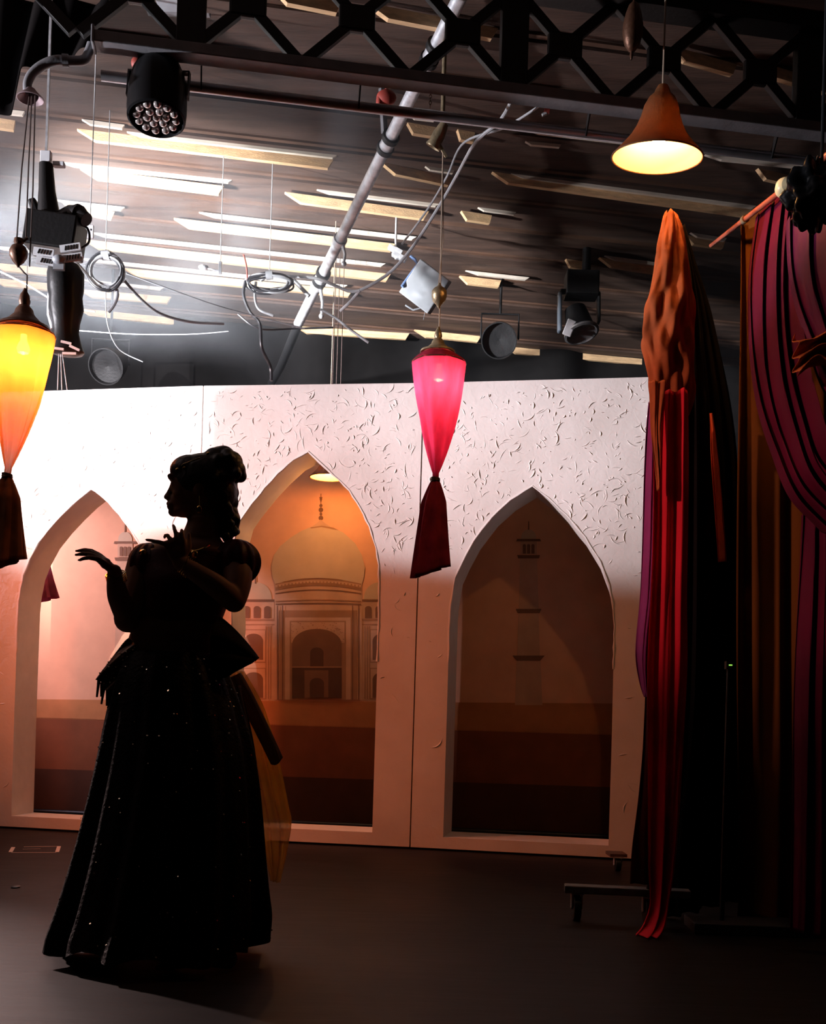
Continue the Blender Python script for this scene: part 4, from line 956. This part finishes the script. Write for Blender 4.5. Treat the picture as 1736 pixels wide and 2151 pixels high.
# low platform edge and small things at lower right
q0, q1 = FL(1462, 1962), FL(1800, 1975)
mb = MB(); mb.beam(q0+Vector((0, 0.1, 0.02)), q1+Vector((0, 0.1, 0.02)), 0.2, 0.04)
tag(mb.build('floor_board', mat('dark_board', (0.035, 0.03, 0.028)), smooth=False, bevel=0.004), 'low dark board lying on the floor under the gold curtain', 'board')
c = P(1536, 1397, 4.2); mb = MB(); mb.mi = 0; mb.box(c+Vector((0, 0.02, 0)), (0.03, 0.03, 0.03)); mb.tube([c+Vector((0, 0.02, 0)), Vector((c.x, c.y+0.02, 0))], 0.01, 8); mb.mi = 1; mb.box(c+Vector((0, 0.003, 0)), (0.012, 0.004, 0.004))
tag(mb.build('indicator_lamp', [M['black'], emit('green_led', (0.35, 0.8, 0.1), 1.2)], smooth=False), 'tiny green indicator lamp in the dark gap between curtains', 'indicator lamp')

# spike tape on the floor
mb = MB(); z = 0.0015
def tape(x0, y0, x1, y1, w_):
    a, b = FL(x0, y0), FL(x1, y1); d_ = (b-a).normalized(); s = Vector((-d_.y, d_.x, 0))*w_/2
    mb.add([a-s+Vector((0, 0, z)), b-s+Vector((0, 0, z)), b+s+Vector((0, 0, z)), a+s+Vector((0, 0, z)), a-s, b-s, b+s, a+s], [(0,1,2,3),(0,4,5,1),(1,5,6,2),(2,6,7,3),(3,7,4,0)])
tape(22, 1790, 28, 1780, 0.02); tape(120, 1790, 124, 1778, 0.02); tape(24, 1791, 118, 1791, 0.008); tape(50, 1779, 123, 1778, 0.008); tape(48, 1784, 85, 1783, 0.004)
tag(mb.build('spike_tape', mat('pale_tape', (0.75, 0.6, 0.5), 0.5), smooth=False), 'pale tape rectangle marked on the floor at far left', 'floor tape')
mb = MB(); q = FL(33, 1864); mb.ell(q+Vector((0, 0, 0.004)), (0.02, 0.03, 0.004), 12, 6)
tag(mb.build('floor_scuff_pad', M['black']), 'small dark lump of debris on the floor at left edge', 'debris')
# ------------------------------------------------------------------ the dancer
DP = 3.5
def V(px, py, dd=0.0): return P(px, py, DP+dd)
U = DP/F                                     # metres per photograph pixel at her distance
skin = mat('skin', (0.26, 0.13, 0.085), 0.55, vary=0.08)
def remeshed(mb, name, m, vox, parent=None, it=4):
    o = mb.build('tmp', m); md = o.modifiers.new('r', 'REMESH'); md.mode = 'VOXEL'; md.voxel_size = vox
    sm = o.modifiers.new('s', 'SMOOTH'); sm.iterations = it; sm.factor = 0.5
    dg = bpy.context.evaluated_depsgraph_get(); me = bpy.data.meshes.new_from_object(o.evaluated_get(dg)); me.name = name
    bpy.data.objects.remove(o, do_unlink=True)
    for p in me.polygons: p.use_smooth = True
    me.materials.clear(); me.materials.append(m)
    r = bpy.data.objects.new(name, me); C.objects.link(r)
    if parent is not None: r.parent = parent; r.matrix_parent_inverse = parent.matrix_basis.inverted()
    return r
def limb(mb, pts, rs, n=14):
    q = poly(pts, len(pts)*5); k = len(q)-1
    rr = []
    for i in range(k+1):
        t = i/k*(len(rs)-1); j = min(int(t), len(rs)-2); rr.append(rs[j]+(rs[j+1]-rs[j])*(t-j))
    mb.tube(q, rr, n); mb.ell(q[0], rr[0]*0.99, 12, 8); mb.ell(q[-1], rr[-1]*0.99, 12, 8)
mb = MB()
# trunk: elliptical sections (px centre, py, half width px, depth m, dd)
tr_ = [(430, 1092, 36, 0.052, 0.0), (426, 1115, 35, 0.05, 0.0), (412, 1136, 56, 0.058, 0.0), (402, 1152, 90, 0.078, 0.0), (396, 1180, 100, 0.092, 0.0), (392, 1220, 92, 0.108, 0.0), (388, 1260, 86, 0.112, 0.0), (374, 1300, 86, 0.10, 0.0),
       (362, 1340, 90, 0.09, 0.0), (360, 1380, 98, 0.10, 0.0), (364, 1430, 104, 0.118, 0.0), (362, 1480, 112, 0.125, 0.0), (362, 1520, 104, 0.12, 0.0)]
sec = poly([Vector((a, b, c)) for a, b, c, _, _ in tr_], 60); sed = poly([Vector((d_, e_, 0)) for _, _, _, d_, e_ in tr_], 60)
mb.rings([(lambda a, s=s, e=e: V(s.x, s.y, e.y) + Vector((s.z*U*math.cos(a), e.x*math.sin(a), 0))) for s, e in zip(sec, sed)], 28)
# head in profile, turned to the left of the picture
hd = 0.0
mb.ell(V(424, 1016, hd), (0.091, 0.073, 0.088), 24, 16)
mb.ell(V(395, 1022, hd), (0.052, 0.060, 0.070), 20, 14)
mb.ell(V(392, 1052, hd), (0.050, 0.050, 0.040), 20, 12)
mb.ell(V(400, 1068, hd), (0.058, 0.046, 0.026), 20, 12, Matrix.Rotation(-0.28, 3, 'Y'))
mb.ell(V(365, 1076, hd), (0.018, 0.020, 0.015))                       # chin
mb.tube([V(366, 1014, hd), V(360, 1028, hd), V(353, 1042, hd)], [0.011, 0.010, 0.011], 10)
mb.ell(V(350, 1044, hd), (0.0105, 0.0115, 0.0085)); 
for s in (-1, 1): mb.ell(V(355, 1046, hd)+Vector((0, s*0.010, 0)), (0.008, 0.006, 0.006))
mb.ell(V(357, 1058.5, hd), (0.0125, 0.020, 0.0062)); mb.ell(V(358, 1066, hd), (0.0115, 0.018, 0.0060))
mb.ell(V(362, 1062, hd), (0.016, 0.026, 0.018))
mb.ell(V(364, 1004, hd), (0.016, 0.050, 0.012))                       # brow
for s in (-1, 1):
    mb.ell(V(371, 1018, hd)+Vector((0, s*0.030, 0)), (0.013, 0.014, 0.012)); mb.ell(V(384, 1042, hd)+Vector((0, s*0.034, 0)), (0.024, 0.018, 0.020))
    mb.ell(V(427, 1034, hd)+Vector((0, s*0.070, 0)), (0.016, 0.008, 0.028), rot=Matrix.Rotation(0.2, 3, 'Y'))   # ears
limb(mb, [V(428, 1060, 0.005), V(430, 1090, 0.0), V(422, 1130, 0.0)], [0.052, 0.049, 0.06])
# right-hand side arm (picture right): elbow low, forearm up across the chest, hand at the chin
eR = V(492, 1262, -0.10)
limb(mb, [V(492, 1172, 0.0), V(500, 1215, -0.06), eR], [0.052, 0.046, 0.037])
wR = V(378, 1182, -0.17)
limb(mb, [eR, V(450, 1228, -0.16), wR], [0.037, 0.036, 0.023])
def hand(mb, w, palm_dir, across, curls, sc=1.0, thumb_side=1, tspec=None):
    """palm from wrist w along palm_dir; fingers spread along `across`; returns nothing"""
    u = palm_dir.normalized(); a = (across - u*across.dot(u)).normalized(); n_ = u.cross(a)
    k = 0.083*sc
    mb.ell(w+u*k*0.5, (0.018, 0.018, 0.018))
    for i in range(4):
        f = (i-1.5)/1.5
        limb(mb, [w+a*f*0.010*sc, w+u*k*0.55+a*f*0.024*sc, w+u*k*(1.0-0.06*abs(f-0.3))+a*f*0.031*sc], [0.016*sc, 0.0145*sc, 0.0105*sc], 10)
    for i, (ln, c1, c2, sp) in enumerate(curls):
        f = (i-1.5)/1.5; base = w+u*k*(1.0-0.06*abs(f-0.3))+a*f*0.031*sc
        d1 = (u*math.cos(c1) + n_*math.sin(c1) + a*sp).normalized(); d2 = (u*math.cos(c1+c2) + n_*math.sin(c1+c2) + a*sp).normalized(); d3 = (u*math.cos(c1+c2*1.7) + n_*math.sin(c1+c2*1.7) + a*sp).normalized()
        L_ = ln*sc; p1 = base+d1*L_*0.45; p2 = p1+d2*L_*0.32; p3 = p2+d3*L_*0.23
        mb.tube([base, p1, p2, p3], [0.0098*sc, 0.0088*sc, 0.0078*sc, 0.0062*sc], 10)
        for q, r in ((base, .0098), (p1, .0089), (p2, .0079), (p3, .0063)): mb.ell(q, r*sc, 10, 7)
    b = w+u*k*0.28+a*thumb_side*0.022*sc; d1 = (u*0.75+a*thumb_side*0.75+n_*0.25).normalized(); d2 = (u*1.0+a*thumb_side*0.25+n_*0.35).normalized()
    p1 = b+d1*0.036*sc; p2 = p1+d2*0.030*sc; p3 = p2+d2*0.022*sc
    mb.tube([b, p1, p2, p3], [0.0135*sc, 0.0115*sc, 0.0095*sc, 0.0075*sc], 10)
    for q, r in ((b, .0135), (p1, .0115), (p2, .0095), (p3, .0076)): mb.ell(q, r*sc, 10, 7)
hand(mb, wR, V(362, 1115, -0.19)-wR, V(400, 1180, -0.17)-V(350, 1170, -0.19), [(0.074, 0.1, 0.2, -2.2), (0.074, 0.6, 0.9, -0.3), (0.075, 0.3, 0.5, 0.0), (0.058, 0.4, 0.6, 0.1)], 0.82, 1)
# picture-left arm: elbow at the hip, forearm raised outwards, hand bent over with fingers to the left
eL = V(268, 1300, -0.06)
limb(mb, [V(308, 1178, 0.0), V(290, 1240, -0.03), eL], [0.058, 0.056, 0.044])
wL = V(241, 1200, -0.14)
limb(mb, [eL, V(248, 1250, -0.12), wL], [0.037, 0.034, 0.022])
hand(mb, wL, V(204, 1168, -0.17)-wL, Vector((0, 1, 0.15)), [(0.066, 0.55, 0.35, -0.12), (0.074, 0.45, 0.3, 0.0), (0.072, 0.35, 0.3, 0.05), (0.058, 0.3, 0.3, 0.2)], 0.85, 1)
# legs and feet under the skirt
for px, fx, fy in ((310, 215, 2000), (420, 450, 2035)):
    hp = V(px, 1500, 0.0); ft = FL(fx, fy); ft.z = 0.06
    kn = hp.lerp(ft, 0.5)+Vector((0, -0.05, 0))
    limb(mb, [hp, kn, ft], [0.085, 0.055, 0.036])
    toe = Vector((ft.x-0.14, ft.y-0.03, 0.018))
    limb(mb, [Vector((ft.x+0.04, ft.y, 0.032)), Vector((ft.x-0.03, ft.y-0.01, 0.04)), toe], [0.032, 0.034, 0.018])
    for i in range(5): q = toe+Vector((0.0, (i-2)*0.015, -0.006)); mb.tube([q+Vector((0.03, 0, 0)), q+Vector((-0.022+0.004*i, 0, 0))], [0.010, 0.0085], 8); mb.ell(q+Vector((-0.022+0.004*i, 0, 0)), 0.0085, 8, 6)
body = remeshed(mb, 'person', skin, 0.0045, it=3)
tag(body, 'person dancing in silhouette in long sequinned skirt, hand raised to the chin', 'person')

# hair: cap, twisted top knot, curls down the nape
hair = mat('black_hair', (0.012, 0.008, 0.007), 0.5, vary=0.4, scale=40, bump=0.3)
mb = MB(); rnd = random.Random(11)
mb.ell(V(428, 1010, 0), (0.098, 0.080, 0.088), 24, 16); mb.ell(V(402, 990, 0), (0.068, 0.068, 0.052), 20, 14)
mb.ell(V(462, 1035, 0), (0.055, 0.066, 0.070), 20, 14); mb.ell(V(450, 1075, 0.02), (0.052, 0.055, 0.07), 20, 14)
for x, y, r, dd in ((452, 966, 26, 0), (470, 962, 26, .01), (486, 972, 25, 0), (496, 988, 21, -.01), (505, 1000, 14, 0), (476, 985, 30, 0), (455, 982, 26, -.02), (460, 952, 15, .01), (478, 956, 14, -.02), (498, 976, 14, 0), (507, 990, 10, 0)):
    mb.ell(V(x, y, dd), (r*U, r*U*1.05, r*U))
for x, y, r in ((478, 1020, 22), (488, 1035, 15), (484, 1055, 18), (480, 1080, 22), (486, 1092, 20), (482, 1108, 17), (470, 1110, 18), (464, 1090, 24), (478, 1128, 12), (490, 1102, 14)): mb.ell(V(x, y, 0.02), (r*U, r*U, r*U*1.15))
for i in range(34):
    a = rnd.uniform(0, 6.28); c = V(476+26*math.cos(a), 982+22*math.sin(a), rnd.uniform(-.05, .05)); mb.ell(c, rnd.uniform(0.012, 0.02), 8, 6)
for i in range(22): c = V(rnd.uniform(466, 498), rnd.uniform(1060, 1125), rnd.uniform(-.04, .05)); mb.ell(c, rnd.uniform(0.009, 0.016), 8, 6)
hr = remeshed(mb, 'hair', hair, 0.005, body, 1)
mb = MB()
for i, (x, y) in enumerate(((372, 986), (382, 974), (386, 983), (437, 952))): mb.lathe([(0.0, 0.003), (0.006, 0.0), (0.0, -0.003)], V(x, y, -0.07+0.01*(i % 2)), (-0.4, -1, 0.3), 10)
mb.tube([V(366, 992, -0.045), V(385, 975, -0.07), V(420, 962, -0.07)], 0.002, 6)
mb.build('hair_ornament', mat('gold_jewel', (0.8, 0.5, 0.15), 0.15, 1.0), body)
jewel = MATS['gold_jewel']
# costume
cloth_b = mat('dark_wine_satin', (0.05, 0.006, 0.010), 0.5, vary=0.3, scale=20, bump=0.2)
cloth_k = mat('black_sequin_cloth', (0.008, 0.004, 0.004), 0.6, vary=0.6, scale=40, bump=0.5, bscale=90)
mb = MB()
bsec = [(s, e) for s, e in zip(sec, sed) if 1160 < s.y < 1312]
mb.rings([(lambda a, s=s, e=e: V(s.x, s.y, e.y) + Vector(((s.z*U+0.008)*math.cos(a), (e.x+0.010)*(1+0.10*math.exp(-((s.y-1228)/28)**2)*max(0, -math.sin(a)))*math.sin(a), 0.004*math.cos(6*a)))) for s, e in bsec], 48, cap=False)
mb.build('bodice', cloth_b, body, solid=0.003)
def puff(c, rx, ry, rz, seed):
    mb = MB(); ph = seed
    def fn(u, v):
        th = PI*(0.04+0.92*v); a = 2*PI*u; k = 1+0.05*math.cos(11*a+ph)+0.03*math.cos(5*a)
        return c + Vector((rx*k*math.sin(th)*math.cos(a), ry*k*math.sin(th)*math.sin(a), rz*math.cos(th)))
    mb.grid(fn, 66, 26); return mb.build('puff_sleeve', cloth_b, body, solid=0.002)
puff(V(497, 1182, -0.01), 0.074, 0.072, 0.074, 1.0); puff(V(318, 1188, -0.01), 0.066, 0.070, 0.072, 2.0)
mb = MB(); mb.lathe([(0.0, 0.01), (0.012, 0.0), (0.0, -0.01)], V(300, 1160, -0.075), (0, -1, 0.5), 10)
mb.build('shoulder_jewel', jewel, body)
mb = MB()
mb.tube(poly([V(455, 1128, 0.03), V(440, 1145, -0.06), V(410, 1158, -0.095), V(380, 1150, -0.08), V(372, 1128, -0.0)], 30), 0.005, 8)
mb.ell(V(408, 1165, -0.10), (0.012, 0.006, 0.014))
mb.build('necklace', jewel, body)
mb = MB()
for s in (-1, 1): mb.tube([V(428, 1052, 0)+Vector((0.0, s*0.078, 0)), V(429, 1075, 0)+Vector((0, s*0.08, 0))], 0.0025, 6); mb.ell(V(429, 1080, 0)+Vector((0, s*0.08, 0)), (0.009, 0.006, 0.013))
mb.build('earrings', jewel, body)
def bangles(a, b, name, r):
    mb = MB(); a, b = Vector(a), Vector(b); d_ = (b-a).normalized(); e = d_.orthogonal().normalized(); g = d_.cross(e)
    for i in range(5):
        c = a.lerp(b, i/4); mb.tube([c+(e*math.cos(t)+g*math.sin(t))*r for t in [2*PI*j/28 for j in range(29)]], 0.0022, 6, cap=False)
    return mb.build(name, jewel, body)
bangles(wR.lerp(eR, 0.06), wR.lerp(eR, 0.2), 'bangles', 0.030); bangles(wL.lerp(eL, 0.06), wL.lerp(eL, 0.2), 'bangles', 0.030)
# skirt
sk = [(1372, 268, 462), (1400, 256, 474), (1440, 242, 490), (1500, 228, 510), (1560, 216, 526), (1620, 204, 536), (1680, 191, 542), (1740, 178, 546), (1800, 164, 549), (1860, 148, 553), (1910, 134, 557), (1950, 122, 553), (1975, 119, 551)]
ks = poly([Vector(r) for r in sk], 80)
mb = MB(); nseg = 180
def skr(i, p):
    t = i/80; cx_, hw = (p.y+p.z)/2, (p.z-p.y)/2
    def fn(a):
        am = 0.012+0.045*t
        k = 1 + am*math.cos(15*a+1.0+0.6*t) + am*0.6*math.cos(23*a+2+t) + am*0.4*math.cos(7*a)
        dy = 0.05*t
        lift = 0.0
        q = V(cx_, p.x, 0.0) + Vector((hw*U*k*math.cos(a), (0.115+0.21*t**0.8)*k*math.sin(a) - dy*0, 0))
        if t > 0.9: q.z += (t-0.9)*10*(0.012*math.cos(9*a)+0.01*math.cos(4*a+1))
        q.z = max(q.z, 0.006)
        return q
    return fn
rings = [skr(i, p) for i, p in enumerate(ks)]
mb.mi = 0; mb.rings(rings, nseg, cap=False)
skirt = mb
# sequins: little discs on the skirt surface
rnd = random.Random(31)
skirt.mi = 1
for i in range(520):
    k = rnd.randint(3, 78); a = rnd.uniform(PI, 2*PI) if rnd.random() < 0.8 else rnd.uniform(0, PI)
    q = rings[k](a); q2 = rings[k](a+0.01); q3 = rings[k+1](a); nn = (q2-q).cross(q3-q)
    if nn.length < 1e-9: continue
    nn.normalize(); c = Vector((V(360, 1700).x, DP, q.z)); nn = nn if nn.dot(q-c) > 0 else -nn
    nn = (nn + Vector((rnd.uniform(-.5, .5), rnd.uniform(-.5, .5), rnd.uniform(-.2, .6)))).normalized()
    e = nn.orthogonal().normalized(); g = nn.cross(e); r = rnd.uniform(0.0015, 0.0035); o = q+nn*0.004
    skirt.add([o+(e*math.cos(t)+g*math.sin(t))*r for t in [PI/3*j for j in range(6)]], [(0,1,2,3,4,5)])
skirt.build('skirt', [cloth_k, mat('sequin', (0.9, 0.8, 0.6), 0.12, 1.0)], body)
# trailing side panel of the skirt at picture right, in dark red voile
sheet('skirt_side_panel', [V(500, 1440, 0.05), V(520, 1560, 0.06), V(530, 1700, 0.06), V(536, 1820, 0.06), V(540, 1890, 0.06)], [V(508, 1440, 0.1), V(534, 1560, 0.12), V(547, 1700, 0.14), V(556, 1820, 0.14), V(568, 1890, 0.14)], mat('plum_voile', (0.045, 0.008, 0.012), 0.8, trans=0.2), body, folds=1.5, amp=0.015, nu=24, nv=50, seed=41)
# waist belt with beads
mb = MB(); ring_ = [V(366, 1398, 0)+Vector((0.150*math.cos(a), 0.118*math.sin(a), 0.006*math.cos(3*a))) for a in [2*PI*i/60 for i in range(61)]]
mb.tube(ring_, 0.014, 10, cap=False)
for i in range(0, 60, 2): mb.ell(ring_[i]+Vector((0, 0, -0.022)), 0.005, 8, 6)
mb.build('belt', cloth_b, body)
# black hip sash knotted out to the right
mb = MB()
def sash(u, v):
    up = V(452+92*u**1.2, 1290+95*u**1.5, -0.03+0.02*u); lo = V(440+60*u, 1428-24*u*u, -0.06)
    tip = V(541, 1384, 0.0); p = up.lerp(lo, v)
    if u > 0.75: p = p.lerp(tip+ (p-tip)*0.35, (u-0.75)/0.25)
    return p + Vector((0, -0.035*math.sin(PI*v)*(1-u*0.5)+0.008*math.sin(14*v+3*u), 0))
mb.grid(sash, 40, 40); mb.build('hip_sash', cl_black, body, solid=0.012)
# picture-left tasselled sash end with mirrored beads
mb = MB()
def tas(u, v):
    a = V(270-68*v**0.8, 1340+ 88*v, -0.06); b = V(335-72*v, 1400+84*v, -0.09)
    return a.lerp(b, u) + Vector((0, 0.012*math.sin(18*u+4*v), 0.006*math.sin(11*u)*v))
mb.mi = 0; mb.grid(tas, 40, 40); mb.mi = 1; rnd = random.Random(3)
for i in range(60):
    q = tas(rnd.random(), rnd.random())+Vector((0, -0.006, 0)); mb.ell(q, (0.0035, 0.0015, 0.0025), 8, 5, Matrix.Rotation(rnd.uniform(-.8, .8), 3, 'Z'))
for i in range(9):
    x = 208+6*i; mb.mi = 0; mb.tube([V(x, 1428+5*i, -.07), V(x-4+rnd.uniform(-3, 3), 1466+3*i+rnd.uniform(-8, 8), -.07)], [0.006, 0.0035], 6)
mb.build('beaded_sash_end', [mat('brown_gold_lame', (0.10, 0.04, 0.02), 0.4, 0.4, vary=0.4), MATS['sequin']], body, solid=0.0)
# sheer yellow scarf falling behind at picture right
yel = mat('yellow_voile', (0.70, 0.34, 0.03), 0.8, vary=0.2, trans=0.5, alpha=0.6)
sheet('sheer_scarf', [V(470, 1410, 0.16), V(500, 1500, 0.18), V(525, 1600, 0.2), V(545, 1700, 0.2), V(555, 1780, 0.2), V(570, 1850, 0.2)],
      [V(512, 1410, 0.18), V(556, 1490, 0.22), V(585, 1590, 0.25), V(604, 1690, 0.25), V(610, 1740, 0.25), V(590, 1855, 0.25)], yel, body, folds=2.5, amp=0.015, nu=40, nv=60, seed=44, solid=0.001)
mb = MB()
def blk(u, v): return V(490+92*v**0.9+(30-6*v)*(u-0.5), 1420+178*v+8*math.cos(PI*(u-0.5))*v-(u-0.5)*14, 0.13+0.02*math.sin(6*u)) 
mb.grid(blk, 12, 30); mb.build('dark_scarf_end', mat('dark_voile', (0.03, 0.012, 0.006), 0.8, trans=0.2, alpha=0.85), body, solid=0.003)
# ------------------------------------------------------------------ haze hanging under the ceiling
hm = bpy.data.materials.new('stage_haze'); hm.use_nodes = True; nt = hm.node_tree; N = nt.nodes; L = nt.links
N.remove(N['Principled BSDF'])
vs = N.new('ShaderNodeVolumeScatter'); vs.inputs['Color'].default_value = (0.88, 0.92, 1.0, 1); vs.inputs['Anisotropy'].default_value = 0.25
tc = N.new('ShaderNodeTexCoord'); nz = N.new('ShaderNodeTexNoise'); nz.inputs['Scale'].default_value = 1.3; nz.inputs['Detail'].default_value = 3; nz.inputs['Distortion'].default_value = 0.6
L.new(tc.outputs['Object'], nz.inputs['Vector'])
mr_ = N.new('ShaderNodeMapRange'); mr_.inputs[1].default_value = 0.46; mr_.inputs[2].default_value = 0.66; mr_.inputs[3].default_value = 0.05; mr_.inputs[4].default_value = 1.3
L.new(nz.outputs['Fac'], mr_.inputs[0]); vd = N.new('ShaderNodeVectorMath'); vd.operation = 'DISTANCE'; vd.inputs[1].default_value = (-1.45*0.8, 6.1*1.15, 3.65*1.9); vm_ = N.new('ShaderNodeMapping'); vm_.inputs['Scale'].default_value = (0.8, 1.15, 1.9); L.new(tc.outputs['Object'], vm_.inputs['Vector']); L.new(vm_.outputs[0], vd.inputs[0])
fo_ = N.new('ShaderNodeMapRange'); fo_.interpolation_type = 'SMOOTHSTEP'; fo_.inputs[1].default_value = 0.2; fo_.inputs[2].default_value = 1.75; fo_.inputs[3].default_value = 1.0; fo_.inputs[4].default_value = 0.012
L.new(vd.outputs['Value'], fo_.inputs[0])
ml_ = N.new('ShaderNodeMath'); ml_.operation = 'MULTIPLY'; L.new(mr_.outputs[0], ml_.inputs[0]); L.new(fo_.outputs[0], ml_.inputs[1])
L.new(ml_.outputs[0], vs.inputs['Density']); L.new(vs.outputs[0], N['Material Output'].inputs['Volume'])
mb = MB(); mb.box((-0.2, 7.75, 3.13), (6.4, 5.5, 1.72))
tag(mb.build('stage_haze', hm, smooth=False), 'thin drifting smoke haze lit white under the ceiling', 'haze', kind='stuff')
